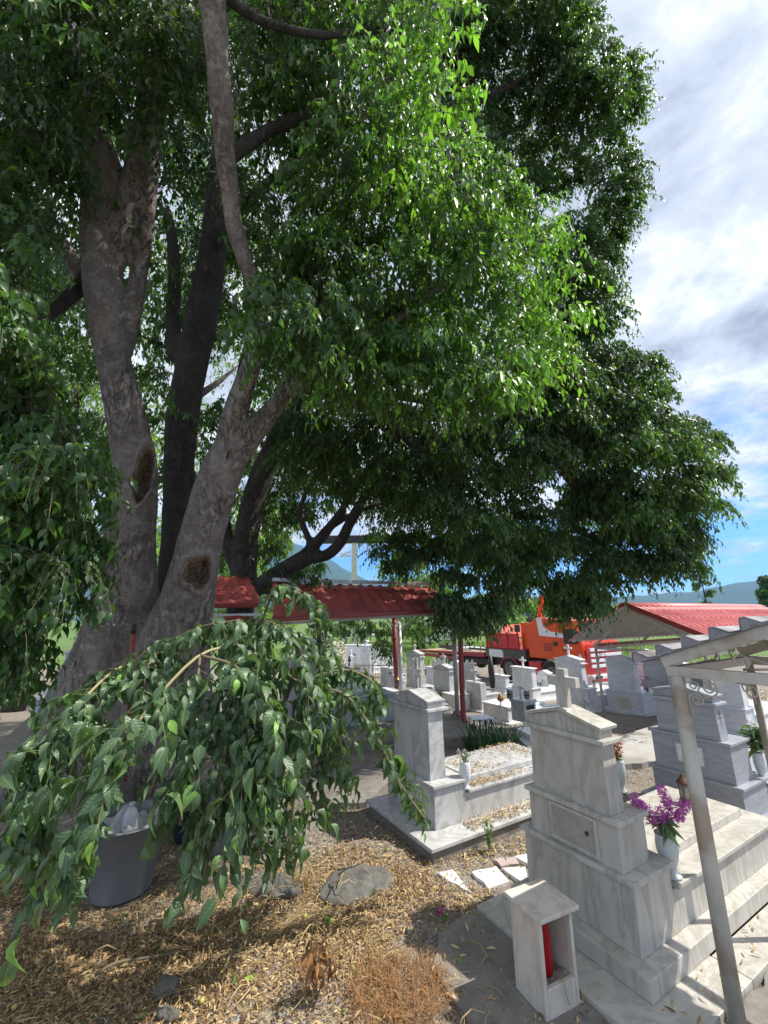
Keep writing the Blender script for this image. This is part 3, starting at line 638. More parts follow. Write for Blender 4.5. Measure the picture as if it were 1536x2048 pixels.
for nm,px,z0,z1,m,j in [
  ('path',[(1010,1770),(960,1800),(875,1862),(868,1930),(905,2010),(1000,2120),(1300,2200),(1180,1990),(1010,1830)],-.06,.008,M_conc,.12),
  ('path',[(1228,1478),(1243,1530),(1316,1520),(1420,1500),(1390,1455),(1310,1448)],-.2,.075,M_concl,.15),
  ('path',[(1500,2110),(1440,2060),(1545,1935),(1750,1800),(1900,2000)],-.05,.012,M_conc,.1),
  ('path',[(610,1560),(640,1612),(735,1602),(780,1560),(760,1528),(640,1530)],-.1,.05,M_conc,.1),
  ('path',[(490,1560),(520,1660),(610,1680),(640,1625),(600,1560)],-.1,.035,M_conc,.12),
  ]: tag(slab(nm,px,z0,z1,m,.006,j),None,None,None,'structure')
# raised concrete floor under the canopies
mb=MB(); a=atz(885,1478,.13); b=atz(957,1470,.13)
mb.prism([(a.x-3.2,a.y-.2,-.4),(a.x,a.y,-.4),(b.x,b.y,-.4),(b.x-.25,b.y+5,-.4),(a.x-3.5,b.y+5,-.4)],(0,0,.53))
tag(obj('pavement',mb,M_conc,None,False,.01),None,None,None,'structure')
# pale dusty terraces between the far graves
for px,zz in (([(960,1440),(1000,1395),(1200,1400),(1230,1455),(1060,1500)],-.10),):
    pass
# hills
hv=[(-900,1080),(-300,1085),(200,1070),(420,1060),(560,1086),(640,1108),(700,1148),(780,1182),(900,1200),(1100,1206),(1300,1202),(1400,1197),(1470,1186),(1536,1178),(1650,1172),(1900,1190),(2600,1195)]
us=np.linspace(-900,2600,240); hh=np.interp(us,[a for a,_ in hv],[b for _,b in hv])
hh=hh+np.convolve(rng.normal(0,3.,240),np.ones(5)/5,'same')
V=[];nr=9
for j in range(nr):
    t=j/(nr-1)
    for i,u in enumerate(us):
        d=ray(u,1235); k=(3000+1500*t)/d[1]; pz=(1236-hh[i])/847*4500*math.hypot(d[0]/d[1],1)**.5
        V.append((d[0]*k,d[1]*k,-3+(pz+3)*(math.sin(t*math.pi/2)**1.2)*(1+.05*math.sin(i*1.3+j*2.2)*math.sin(t*math.pi))))
F=[(j*240+i,j*240+i+1,(j+1)*240+i+1,(j+1)*240+i) for j in range(nr-1) for i in range(239)]
M_hill=rough_mat('hill_forest',(.02,.05,.035),(.04,.075,.04),.02,1,0,.01)
hl=npobj('hills',np.array(V),np.array(F),M_hill,None,None,True); tag(hl,None,None,None,'structure')
hz=obj('haze',MB().box(-6500,6500,-300,5600,-4.6,700),None); tag(hz,None,None,None,'stuff')
mh=bpy.data.materials.new('haze'); mh.use_nodes=True; mh.node_tree.nodes.clear(); o_=mh.node_tree.nodes.new('ShaderNodeOutputMaterial'); pv=mh.node_tree.nodes.new('ShaderNodeVolumePrincipled')
pv.inputs['Color'].default_value=(.30,.58,1,1); pv.inputs['Density'].default_value=.00009; mh.node_tree.links.new(pv.outputs[0],o_.inputs['Volume']); hz.data.materials.append(mh)
# ------------------------------------------------------------------ graves
def cross_pts(cy,z0,z1,arm,w,za,x):
    return [(x,cy-w/2,z0),(x,cy+w/2,z0),(x,cy+w/2,za-w/2),(x,cy+arm,za-w/2),(x,cy+arm,za+w/2),(x,cy+w/2,za+w/2),(x,cy+w/2,z1),(x,cy-w/2,z1),(x,cy-w/2,za+w/2),(x,cy-arm,za+w/2),(x,cy-arm,za-w/2),(x,cy-w/2,za-w/2)]
def flared(cy,z0,z1,arm,w,x):
    "cross with arms that widen outwards"
    za=z0+(z1-z0)*.58; q=w*.9; o=w*1.7; h=(z1-za)
    return [(x,cy-o/2,z0),(x,cy+o/2,z0),(x,cy+q/2,za-q/2),(x,cy+arm,za-o/2),(x,cy+arm,za+o/2),(x,cy+q/2,za+q/2),(x,cy+o/2,z1),(x,cy-o/2,z1),(x,cy-q/2,za+q/2),(x,cy-arm,za+o/2),(x,cy-arm,za-o/2),(x,cy-q/2,za-q/2)]
GR='marble graves of the cemetery'
def tomb(label,o,W,L,zb,h1,xs,h2,stone=None,mid=None,apex=None,cross=None,base=(),m=M_white,mc=None,lid=True,door=None,flare=False,bev=.005,lidin=.13,rz=AZ,name='marble_tomb',ms=None,caph=.03,crossw=.07,crossarm=None):
    t=thing(name,label,'tomb',o,rz,GR); ms=ms or m
    for i,b in enumerate(base): obj('base_slab',MB().box(*b),b_m if (b_m:=(m if i or len(base)==1 else m)) else m,t,False,bev)
    if L>0:
        P=[(0,0,zb),(L,0,zb),(L,0,h2),(xs,0,h2),(xs,0,h1),(0,0,h1)]
        obj('chest',MB().prism(P,(0,W,0)),m,t,False,bev*.6)
        obj('ledge',MB().box(-.025,xs+.025,-.028,W+.028,h1,h1+.03),m,t,False,bev)
        obj('rim_slab',MB().box(xs+.026,L+.03,-.028,W+.028,h2,h2+.028),m,t,False,bev)
        if lid: obj('grave_lid',MB().box(xs+.16,L-.12,lidin,W-lidin,h2+.028,h2+.085),m,t,False,bev)
    if mid:
        x0,x1,y0,y1,z0,z1=mid; obj('plinth',MB().box(x0,x1,y0,y1,z0,z1),m,t,False,bev*.6)
        obj('ledge',MB().box(x0-.025,x1+.03,y0-.025,y1+.025,z1,z1+.03),m,t,False,bev)
    if stone:
        x0,x1,y0,y1,z0,z1=stone; obj('headstone',MB().frus(x0,x1,y0,y1,z0,z1,.006,.012),ms,t,False,bev*.8)
        if caph: obj('cap',MB().box(x0-.03,x1+.05,y0-.03,y1+.03,z1,z1+caph),ms,t,False,bev)
        top=z1+caph; cy=(y0+y1)/2; xm=(x0+x1)/2
        if apex:
            s=(apex-top)*.36; w0=y0+.01; w1=y1-.01
            obj('pediment',MB().prism([(x0+.005,w0,top),(x0+.005,w1,top),(x0+.005,w1,top+s),(x0+.005,cy,apex-.02),(x0+.005,w0,top+s)][::-1],(x1-x0-.01,0,0)),ms,t,False,bev*.6)
            for sg,we in ((1,w1),(-1,w0)):
                a=Vector((x0-.015,cy,apex-.0195)); b=Vector((x0-.015,we+sg*.02,top+s-.0+.0005)); nrmv=Vector((0,sg*(a.z-b.z),abs(b.y-a.y))).normalized()*.022
                pr=[a,b,b+nrmv,Vector((x0-.015,cy,apex+.004))]
                obj('gable_slab',MB().prism(pr if sg<0 else pr[::-1],(x1-x0+.04,0,0)),ms,t,False,bev*.5)
            top=apex
        if cross:
            arm=crossarm or (cross-top)*.40; za=top+(cross-top)*.66
            P=flared(cy,top-.015,cross,arm,crossw,xm-.025) if flare else cross_pts(cy,top-.015,cross,arm,crossw,za,xm-.025)
            obj('cross',MB().prism(P,(.05,0,0)),mc or ms,t,False,bev*.7)
    if door:
        y0,y1,z0,z1,xf,dm=door; d=obj('door',MB().box(xf-.012,xf-.001,y0,y1,z0,z1),dm,t,False,.004)
        mb=MB()
        for a,b,c,e in ((y0-.018,y0+.004,z0-.018,z1+.018),(y1-.004,y1+.018,z0-.018,z1+.018),(y0+.004,y1-.004,z1-.004,z1+.018),(y0+.004,y1-.004,z0-.018,z0+.004)): mb.box(xf-.017,xf-.0005,a,b,c,e)
        obj('door_frame',mb,m,t,False,.003)
    return t
O1=Vector((1.4825,2.976,0)); 
def L1(x,y,z=0): return O1+LD*x+WD*y+Vector((0,0,z))
t1=tomb('tall weathered marble tomb with a plain cross on its gabled headstone, nearest the camera',O1,.82,2.1,.14,.50,.43,.365,
  stone=(.04,.20,.11,.73,.82,1.245),mid=(.02,.32,.06,.76,.53,.79),apex=1.43,cross=1.70,
  base=[(-.11,2.35,-.10,.90,.035,.139)],m=M_cream,door=(.22,.56,.565,.765,.02,M_door),crossarm=.125,crossw=.072,lidin=.16)
pv_=[c for c in t1.children if c.name.startswith('base_slab')]
obj('paving_slab',MB().box(-.36,.55,-.31,1.01,-.02,.0345),M_cream,t1,False,.004); obj('paving_slab',MB().box(.556,1.5,-.31,-.105,-.02,.0345),M_cream,t1,False,.004); obj('paving_slab',MB().box(1.506,2.4,-.31,-.105,-.02,.0345),M_cream,t1,False,.004)
mb=MB(); mb.lathe([(.013,0),(.013,.004)],(.0,0,0),12,True,Matrix.Rotation(R(-90),3,'Y')); kh=obj('keyhole',mb,M_black,[c for c in t1.children if c.name.startswith('door') and 'frame' not in c.name][0]); kh.location=(.007,.28,.675)
O2=Vector((.4595,4.547,0))
t2=tomb('streaked grey marble tomb with a gabled headstone and no cross, dry leaves on its lid',O2,.87,2.0,.12,.47,.40,.36,
  stone=(.04,.24,.11,.79,.50,1.135),apex=1.31,base=[(-.23,2.25,-.24,.98,.085,.119)],m=M_worn)
obj('footing',MB().box(-.20,2.23,-.215,.955,-.05,.084),M_conc,t2,False,.012)
mb=MB(); mb.box(-.012,-.001,.2,.68,.20,.40); mb.box(-.02,-.0125,.25,.63,.235,.365); obj('niche_panel',mb,M_worn,t2,False,.004)
O3=Vector((3.31,4.36,0))*1.1
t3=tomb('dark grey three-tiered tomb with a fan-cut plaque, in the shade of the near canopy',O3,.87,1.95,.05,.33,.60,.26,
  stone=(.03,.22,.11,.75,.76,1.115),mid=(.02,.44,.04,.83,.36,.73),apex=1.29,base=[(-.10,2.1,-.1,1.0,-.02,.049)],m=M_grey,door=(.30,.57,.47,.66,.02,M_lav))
# carved emblem on its plaque and a cross cut in the side of the headstone
mb=MB()
for k in range(5):
    w=R(-60+30*k); mb.prism([(.0,0,0),(.0,.05*math.sin(w-.14),.05*math.cos(w-.14)),(.0,.062*math.sin(w),.062*math.cos(w)),(.0,.05*math.sin(w+.14),.05*math.cos(w+.14))],(-.003,0,0))
em=obj('emblem',mb,M_black,t3); em.location=(.007,.43,.55)
sc=obj('side_cross',MB().prism([(a[1]-.44+.125-.0,a[0],a[2]) for a in cross_pts(.44,.86,1.06,.05,.018,.99,.0)],(0,-.004,0)),M_dark,t3); sc.location=(0,.118,0)
def wid(o,uL,d=WD): return bis(lambda y:proj(o+d*y)[0]>uL,0,5)
def autotomb(label,near,uL,v1,stone_u=None,vcap=None,vapex=None,vcross=None,m=M_white,L=1.9,base=True,step=.4,**k):
    o=G(*near); W=wid(o,uL); h=lambda v:height(o,v)-o.z
    h1=h(v1)-.03; st=None
    if vcap:
        mgL=.09*W; mgR=.09*W
        if stone_u: 
            p=o+Vector((0,0,h1)); mgR=max(0,bis(lambda y:proj(p+WD*y)[0]>stone_u[1],0,3)); mgL=W-bis(lambda y:proj(p+WD*y)[0]>stone_u[0],0,3)
        st=(.04,.24,mgR,W-mgL,h1+.03,h(vcap)-.03)
    return tomb(label,o,W,L,.03,h1,step,h1*.62,stone=st,apex=h(vapex) if vapex else None,cross=h(vcross) if vcross else None,m=m,
        base=[(-.12,L+.1,-.12,W+.12,-.06,.029)] if base else (),**k),o,W
t4,o4,w4=autotomb('broad white tomb with a square cream plaque on its base and no cross',(1290,1430.5),1217,1388,(1216,1273),1330,1313,None,M_lav)
o4h=height(o4,1388)-o4.z
d=MB().box(-.012,-.001,w4*.33,w4*.70,.07,.07+w4*.30); M_plaque=rough_mat('engraved_plaque',(.50,.48,.38),(.62,.60,.50),60,.5,.3,.002); pl=obj('plaque',d,M_plaque,t4,False,.003)
mb=MB()
for k in range(4):
    z=.12+k*.05; mb.box(-.0135,-.0125,w4*.40,w4*.64,z,z+.008)
obj('engraving',mb,mat('engraving_line',(.30,.27,.2),.7),pl)
t5,o5,w5=autotomb('white tomb with a small cross on a low gable, just behind the weathered cross',(1180,1424),1114,1378,(1112,1166),1328,1314,1291,M_white,crossw=.05)
t6,o6,w6=autotomb('white flat-topped tomb with a small cross, in front of the truck wheel',(1067,1404),1026,1377,(1024,1066),1337,None,1316,M_white,crossw=.05)
t7,o7,w7=autotomb('grey streaked tomb with a gable and small cross beside the canopy post',(902,1420),868,1388,(866,898),1343,1331,1310,M_worn,crossw=.045)
t8,o8,w8=autotomb('thick grey slab tomb with a small cross stub, seen right of the red downpipe',(963,1424),930,1420,(930,962),1365,None,1335,M_worn,L=1.7,crossw=.05,caph=0)
t9,o9,w9=autotomb('grey headstone tomb carrying a large plain cross, between the two canopy posts',(843,1426),806,1402,(812,842),1392,None,1318,M_worn,crossw=.10,crossarm=.22,caph=0)
tw,ow,ww=autotomb('big pale veined marble tomb behind the dark one, beside the thin beige post',(1500,1472),1405,1418,(1411,1498),1352,None,None,M_lav,L=2.0,caph=0)
tg,og,wg=autotomb('grey tomb half hidden behind the scalloped roof edge, right of the purple flowers',(1345,1412),1290,1364,(1288,1340),1318,1303,None,M_grey)
th,oh,wh=autotomb('white tomb under the red roof, the farthest right before the hanging leaves',(1330,1372),1262,1343,(1264,1326),1313,1300,None,M_lav)
t13,o13,w13=autotomb('tall dark grey tomb behind the hanging leaves left of the canopy',(628,1486),560,1356,(566,622),1296,1280,None,M_grey,L=1.7)
mb=MB(); xa=height(o9+WD*w9*.5,1392)-o9.z; xt=height(o9+WD*w9*.5,1318)-o9.z
mb.prism(cross_pts(w9*.5,xa-.02,xt,.21,.15,xa+(xt-xa)*.66,.08),(.12,0,0)); obj('cross',mb,M_worn,t9,False,.005); obj('cross_foot',MB().box(.02,.27,w9*.5-.17,w9*.5+.17,xa+.001,xa+.10),M_worn,t9,False,.005)
EX=[('small white gabled tomb just left of the big plain cross',(797,1412),771,1396,(771,796),1362,1352,None,M_white),
 ('low pale tomb with a tiny cross between the green stool and the truck',(1012,1388),985,1374,(985,1011),1352,None,1338,M_lav),
 ('white tomb with a cross directly behind the purple flowers',(1392,1398),1346,1372,(1346,1391),1336,1326,1308,M_white),
 ('grey tomb seen between the beige post and the dark tomb gable',(1440,1420),1385,1390,(1385,1440),1350,1338,None,M_grey),
 ('short white headstone behind the wavy-topped stone',(922,1372),900,1356,(900,921),1332,1322,1308,M_white),
 ('pale slab tomb left of the red downpipe, further back',(872,1372),852,1358,(852,871),1336,None,1322,M_lav),
 ('white tomb with a gable in front of the truck rear wheel',(1100,1398),1076,1380,(1076,1099),1352,1342,None,M_white),
 ('tiny white cross tomb behind the iron fence',(748,1346),733,1336,(733,747),1322,None,1311,M_white),
 ('tiny white gabled tomb under the white wall',(684,1338),668,1328,(668,683),1314,1306,None,M_white)]
for q_ in EX: autotomb(*q_,L=1.3,crossw=.05)
tz,oz,wz=autotomb('pale grey tomb glimpsed left of the great trunk at the picture edge',(48,1505),-60,1400,(-60,40),1335,1322,None,M_lav,L=1.6)
t15,o15,w15=autotomb('long low grey banded tomb behind the red and yellow flowers',(770,1462),668,1405,None,None,None,None,M_lav,L=1.6)
t12,o12,w12=autotomb('small dark stone tomb with a black flared cross, left of the iron fence',(702,1374),678,1335,None,None,None,None,M_dark,L=.9,step=.5)
mb=MB().prism(flared(w12/2,height(o12,1335)-o12.z,height(o12,1315)-o12.z,.13,.07,.2),(.05,0,0)); obj('cross',mb,M_black,t12)
t14,o14,w14=autotomb('square grey stone with a small black cross on top, right of the iron fence',(781,1374),761,1337,None,None,None,None,M_worn,L=.8,step=.6)
obj('cross',MB().prism(flared(w14/2,height(o14,1337)-o14.z,height(o14,1321)-o14.z,.09,.05,.2),(.04,0,0)),M_black,t14)
t11,o11,w11=autotomb('slim white headstone with a gable behind the left foliage',(668,1352),652,1343,(653,669),1312,1303,None,M_white,L=1.2)
t10,o10,w10=autotomb('little white chapel-shaped tomb with a cross, behind the black flared cross',(706,1350),692,1334,(692,705),1318,1311,1300,M_white,L=1.0,crossw=.05)
tq,oq,wq=autotomb('grey gabled tomb behind the big plain cross',(842,1392),812,1375,(812,840),1314,1302,1290,M_worn,L=1.0,crossw=.04)
# weathered low stone with a dark opening, its sill slab in front
o16=G(1052,1462); o16.z=0
def hh16(v): return height(o16,v)
w16=wid(o16,1024)
s16=thing('low_headstone','squat weathered grey headstone with a dark square opening','headstone',o16,AZ,GR)
obj('headstone',MB().box(0,.36,0,w16,.02,hh16(1409)),M_worn,s16,False,.012); obj('cap',MB().box(-.02,.38,-.015,w16+.015,hh16(1409)+.001,hh16(1402)),M_worn,s16,False,.008)
obj('sill',MB().box(.375,1.5,-.05,w16+.05,-.05,hh16(1440)),M_worn,s16,False,.008); obj('niche',MB().box(.07,.3,-.006,.05,hh16(1424),hh16(1412)),M_black,s16)
tl,ol,wl=autotomb('low flat white grave enclosure behind the iris leaves',(1018,1448),968,1414,None,None,None,None,M_white,L=1.5)
# grave kerb frame seen past the corner of the nearest headstone
for k,(lab,px,z0,z1,m) in enumerate([
  ('stepped grey kerb stone right of the iris clump',[(1035,1475),(1062,1500),(1110,1500),(1110,1466)],0,.16,M_worn),
  ('short cream marble block beside the low headstone',[(1032,1456),(1060,1470),(1100,1462),(1075,1448)],0,.24,M_white),
  ('white square stone block at the foot of the grey streaked tomb',None,0,0,M_lav)]):
    if px: tag(slab('kerb_stone',px,z0-.1,z1,m,.008),lab,'kerb stone')
p=G(912,1424); w=wid(p,886); t=thing('stone_block','white square stone block at the foot of the grey streaked tomb','stone block',p,AZ); obj('body',MB().box(0,.5,0,w,-.05,height(p,1393)-p.z),M_lav,t,False,.006); obj('top_slab',MB().box(-.015,.52,-.015,w+.015,height(p,1393)-p.z+.001,height(p,1390)-p.z),M_white,t,False,.004)
# scroll-topped headstones
def scroll_stone(label,u0,u1,vb,vt,ucross,vc,m):
    p=G((u0+u1)/2,vb+40); a=aty(u0,vt,p.y); b=aty(u1,vt,p.y); zb=gz(p.x,p.y); t=thing('scroll_headstone',label,'headstone',(a.x,p.y,zb),0,GR); W=b.x-a.x; H=a.z-zb
    pts=[(0,0,0),(W,0,0),(W,0,H*.9)]+[(W*(1-k/8),0,H*(.93+.07*math.cos(k/8*2*math.pi)*(1))) for k in range(0,9)]+[(0,0,H*.9)]
    pts=[(0,0,0),(W,0,0)]+[(W*(1-k/32),0,H*(.95+.05*math.cos(k/32*4*math.pi))) for k in range(33)]
    obj('headstone',MB().prism(pts,(0,.14,0)),m,t,False,.006)
    mb=MB(); cx=aty(ucross,vt,p.y).x-a.x; zc=aty(ucross,vc,p.y).z-zb; w=.06; ar=.12
    mb.prism([(q[1],q[0]+.0,q[2]) for q in cross_pts(cx,H*.85,zc,ar,w,H+(zc-H)*.55,.04)],(0,.06,0)); obj('cross',mb,m,t,False,.004)
scroll_stone('wavy-topped grey headstone with a small cross, behind the grey streaked tomb',864,892,1345,1317,888,1310,M_worn)
scroll_stone('wavy-topped grey headstone right behind the red downpipe',924,946,1360,1320,946,1335,M_worn)
# pale cenotaph pillar, wall, fence
def at(u,v,y): return aty(u,v,y)
y=27.; z0=-1.28
a=at(720,1330,y).x; b=at(742,1330,y).x; c=(a+b)/2; w=(b-a)
t=thing('urn_pillar','cream stone pillar topped by a small urn beside the white wall','pillar',(c,y,z0)); H=lambda v:aty(730,v,y).z-z0
obj('shaft',MB().frus(-w/2,w/2,-w/2,w/2,0,H(1293),.06,.06),M_white,t,False,.02); obj('cap',MB().box(-w*.42,w*.42,-w*.42,w*.42,H(1293)+.002,H(1290)),M_white,t,False,.02)
obj('finial',MB().lathe([(.12,H(1290)),(.08,H(1288)),(.2,H(1284)),(.22,H(1281)),(.06,H(1279)),(.10,H(1277)),(.02,H(1275))],(0,0,0),14),M_white,t,True)
y=29.; a=at(640,1300,y); b=at(722,1300,y); t=thing('white_wall','low white plastered wall with teal doors behind the iron fence','wall',(a.x,y,z0)); Wd=b.x-a.x+2.2; H=lambda v:aty(700,v,y).z-z0
obj('panel',MB().box(0,Wd,0,.3,0,H(1292)),M_wpaint,t,False,.02); obj('coping',MB().box(-.05,Wd+.05,-.05,.35,H(1292)+.002,H(1289)),M_wpaint,t,False,.01)
for u in (708,743): x=at(u,1320,y).x-a.x; obj('door',MB().box(x-.35,x+.1,-.05,-.001,0,H(1308)),M_teal,t)
y=24.5; a=at(706,1359,y); b=at(796,1359,y); t=thing('iron_fence','rusty thin-barred iron fence round a sunny plot','fence',(a.x,y,z0)); Wd=b.x-a.x; H=aty(750,1327,y).z-z0
for k in range(27): x=Wd*k/26; obj('bar',MB().tube([(x,0,0),(x,0,H)],.012,5),mat('rust',(.12,.05,.03),.8) if k==0 else bpy.data.materials['rust'],t)
for zz in (.12,H*.85): obj('rail',MB().box(0,Wd,-.012,.012,zz,zz+.03),bpy.data.materials['rust'],t)
# ------------------------------------------------------------------ candle box in the foreground
cb_o=atz(1095,2052,0); 
M_box=marble('marble_stained_box',(.66,.60,.52),(.36,.31,.25),(2,2,.8),(0,0,0),.4,.75,(.27,.20,.13),.55)
cbx=thing('candle_box','open-fronted weathered marble candle box with a red votive lamp inside, beside the nearest tomb','candle box',cb_o,AZ-R(6))
w=.25; d=.235; hgt=.455   # w along the open face, d front to back
obj('back_panel',MB().box(.0,w,d-.022,d,0,hgt),M_box,cbx,False,.003)
obj('side_panel',MB().box(0,.022,0,d-.0225,0,hgt),M_box,cbx,False,.003); obj('side_panel',MB().box(w-.022,w,0,d-.0225,0,hgt),M_box,cbx,False,.003)
obj('front_sill',MB().box(.0225,w-.0225,0,.03,0,.14),M_box,cbx,False,.006)
obj('roof_slab',MB().prism([(-.025,-.035,hgt+.001),(w+.03,-.035,hgt+.001),(w+.03,d+.02,hgt+.001),(-.025,d+.02,hgt+.001)],(0,0,.022)),M_box,cbx,False,.004)
X,Y=np.meshgrid(np.linspace(.023,w-.023,16),np.linspace(.031,d-.023,16)); Zs=.125+.02*np.sin(X*40)*np.sin(Y*31)+rng.normal(0,.003,X.shape); gi=np.arange(256).reshape(16,16)
npobj('sand',np.stack([X,Y,Zs],-1).reshape(-1,3),np.stack([gi[:-1,:-1],gi[:-1,1:],gi[1:,1:],gi[1:,:-1]],-1).reshape(-1,4),M_sand,cbx,None,True)
obj('footing',MB().add(*(lambda m:(m.v,m.f))(MB().prism([(-.03,-.06,-.04),(w+.05,-.07,-.04),(w+.04,d+.03,-.04),(-.03,d+.03,-.04)],(0,0,.055)))),M_conc,cbx,False,.015)
vl=thing('votive_lamp','red plastic votive lamp standing in the candle box','votive lamp',cb_o+Matrix.Rotation(AZ-R(6),3,'Z')@Vector((.125,.12,.12)),0)
obj('glass',MB().lathe([(.042,.0),(.046,.02),(.048,.17),(.040,.20),(.038,.23),(.044,.24)],(0,0,0),20),M_redglass,vl,True); obj('lid',MB().lathe([(.046,.241),(.046,.255),(.018,.27),(.012,.285)],(0,0,0),16),M_redglass,vl,True)
tp=obj('candle_stick',MB().tube([(0,0,0),(.012,.0,.09),(.008,.01,.2)],.0035,6),mat('beeswax',(.55,.36,.14),.5)); tp.location=cb_o+Matrix.Rotation(AZ-R(6),3,'Z')@Vector((.055,.07,.115)); tag(tp,'thin brown candle stuck in the sand of the candle box','candle')
tp=obj('candle_stick',MB().tube([(0,0,0),(.03,-.06,.035),(.04,-.085,-.06)],.003,6),M_twigg); tp.location=cb_o+Matrix.Rotation(AZ-R(6),3,'Z')@Vector((.13,.06,.128)); tag(tp,'bent pale candle drooping over the sill of the candle box','candle')
# ------------------------------------------------------------------ vases and flowers
def vase(label,p,h,m=M_vase,prof=None,name='flower_vase'):
    prof=prof or [(.30,0),(.33,.02),(.30,.06),(.17,.14),(.19,.25),(.30,.42),(.36,.62),(.36,.80),(.31,.92),(.34,1.0),(.30,1.0),(.27,.9),(.27,.7)]
    o=obj(name,MB().lathe([(r*h*(.46 if h!=.245 else .60),z*h) for r,z in prof],(0,0,0),26),m,None,True); o.location=p; return tag(o,label,'vase')
def petals(name,centres,rad,n,size,col,parent,width=1.4,spread=1.0,var=.12):
    L_=Leafage(); c=np.array([tuple(q) for q in centres]); 
    for q in c:
        u=nrm(rng.normal(size=(n,3))); p=q+u*rad*rng.uniform(.4,1,(n,1)); L_.put(leaves(p,u*spread+rng.normal(0,.4,(n,3)),rng.normal(size=(n,3)),rng.uniform(.7,1.2,n)*size,TF,rng.uniform(0,1,n),width))
    m=bpy.data.materials.new(name+'_petal'); m.use_nodes=True; nt=m.node_tree; at_=nt.nodes.new('ShaderNodeAttribute'); at_.attribute_name='tint'
    r=ramp(nt,at_.outputs['Fac'],[(0,[x*.6 for x in col]),(.7,col),(1,[min(1,x*1.4+.05) for x in col])]); nt.links.new(r.outputs[0],nt.nodes['Principled BSDF'].inputs['Base Color'])
    return L_.build(name,None,parent,m,None)
def greens(p,n,size,parent,ht=.1,col=None,up=.4,tm=TN):
    L_=Leafage(); a=rng.uniform(0,6.28,n); D=np.stack([np.cos(a),np.sin(a),rng.uniform(-.2,up,n)],1); base=np.zeros((n,3))+np.array([0,0,1])*rng.uniform(0,ht,(n,1))
    L_.put(leaves(base,D,np.tile([0,0,1.],(n,1))+rng.normal(0,.3,(n,3)),rng.uniform(.6,1.1,n)*size,tm,rng.uniform(.2,.8,n))); return L_.build('leaves',None,parent,M_leafn,None)
def bouquet(label,p,heads,rad,n,size,col,gl=14,gs=.09,name='flower_bouquet',stems=True,width=1.4,ght=.08):
    t=thing(name,label,'flowers',p); petals('blossom',heads,rad,n,size,col,t,width)
    if gl: greens(p,gl,gs,t,ght)
    if stems:
        mb=MB()
        for h in heads[:14]: mb.tube([(0,0,-.06),(h[0]*.4,h[1]*.4,h[2]*.5),h],.002,4)
        obj('stems',mb,M_twigg,t)
    return t
vp=L1(.53,.05,.395); vase('tall pale stone vase standing on the low ledge of the nearest tomb',vp,.245,M_vase,[(.40,0),(.44,.02),(.40,.06),(.26,.10),(.30,.14),(.27,.18),(.30,.26),(.40,.42),(.46,.62),(.46,.80),(.41,.92),(.45,1.0),(.40,1.0),(.36,.9),(.36,.7)])
hd=[]
for (bx,bz,dx,n) in ((-.155,.20,-.25,9),(-.10,.10,-.1,6),(-.02,.08,0,6),(.04,.20,.05,8),(.09,.12,.3,8),(.15,.16,.6,6),(.03,.10,.1,5)):
    for k in range(n): q=k/n; hd.append((bx+dx*.22*q*.6+random.uniform(-.018,.018),random.uniform(-.05,.03)+bx*.2,bz-.03+.10*q*(.4 if abs(dx)>.2 else 1)+random.uniform(-.012,.012)))
bouquet('bunch of magenta lilac flowers in the tall vase on the nearest tomb',vp+Vector((0,0,.245)),hd,.027,60,.016,(.66,.14,.52),26,.12)
v2=atz(932,1577,.392); vase('squat white ceramic vase on the step of the streaked tomb without a cross',v2,.25,M_white,[(.34,0),(.38,.02),(.32,.07),(.24,.13),(.26,.22),(.44,.36),(.50,.55),(.50,.8),(.45,.9),(.48,1.0),(.43,1.0),(.40,.9),(.4,.7)])
bouquet('silvery dried flowers in the squat white vase',v2+Vector((0,0,.26)),[(random.uniform(-.07,.07),random.uniform(-.05,.05),random.uniform(.01,.12)) for _ in range(14)],.014,12,.018,(.42,.42,.38),14,.05)
def potflow(label,u,vb,vt,vf,o,dx,dy,zl,col,rad=.12,nh=16,size=.028,plabel=None,m=M_white):
    p=o+LD*dx+WD*dy; p.z=o.z+zl; h=max(.08,height(p,vt)-p.z)
    vase(plabel,p,h,m,[(.30,0),(.34,.03),(.40,.5),(.52,1.0),(.46,1.0),(.40,.8)],'flower_pot')
    top=height(p,vf)-p.z-h
    bouquet(label,p+Vector((0,0,h)),[(random.uniform(-rad,rad),random.uniform(-rad*.7,rad*.7),random.uniform(.02,max(.06,top))) for _ in range(nh)],.03,16,size,col,14,.10)
potflow('pink and purple flowers in a white pot beside the broad white tomb',1289,1404,1390,1352,o4,.47,.12,o4h-.09,(.55,.12,.42),plabel='white pot of purple flowers on the broad white tomb')
potflow('coral red flowers in a white pot beside the white tomb with the small cross',1175,1380,1366,1345,o5,.46,.10,(height(o5,1378)-o5.z)-.1,(.75,.12,.08),plabel='white pot of coral flowers on the white tomb behind the weathered cross')
potflow('small blue and white flowers beside the flat-topped white tomb',1071,1377,1372,1357,o6,.45,.05,(height(o6,1377)-o6.z)-.06,(.20,.28,.55),.10,10,plabel='low pot of blue flowers by the flat-topped tomb')
potflow('round bunch of white and peach flowers behind the thin beige post',1515,1412,1398,1377,ow,.5,-.05,(height(ow,1418)-ow.z)-.05,(.72,.62,.45),.16,22,.04,plabel='white bowl holding the peach and white flowers')
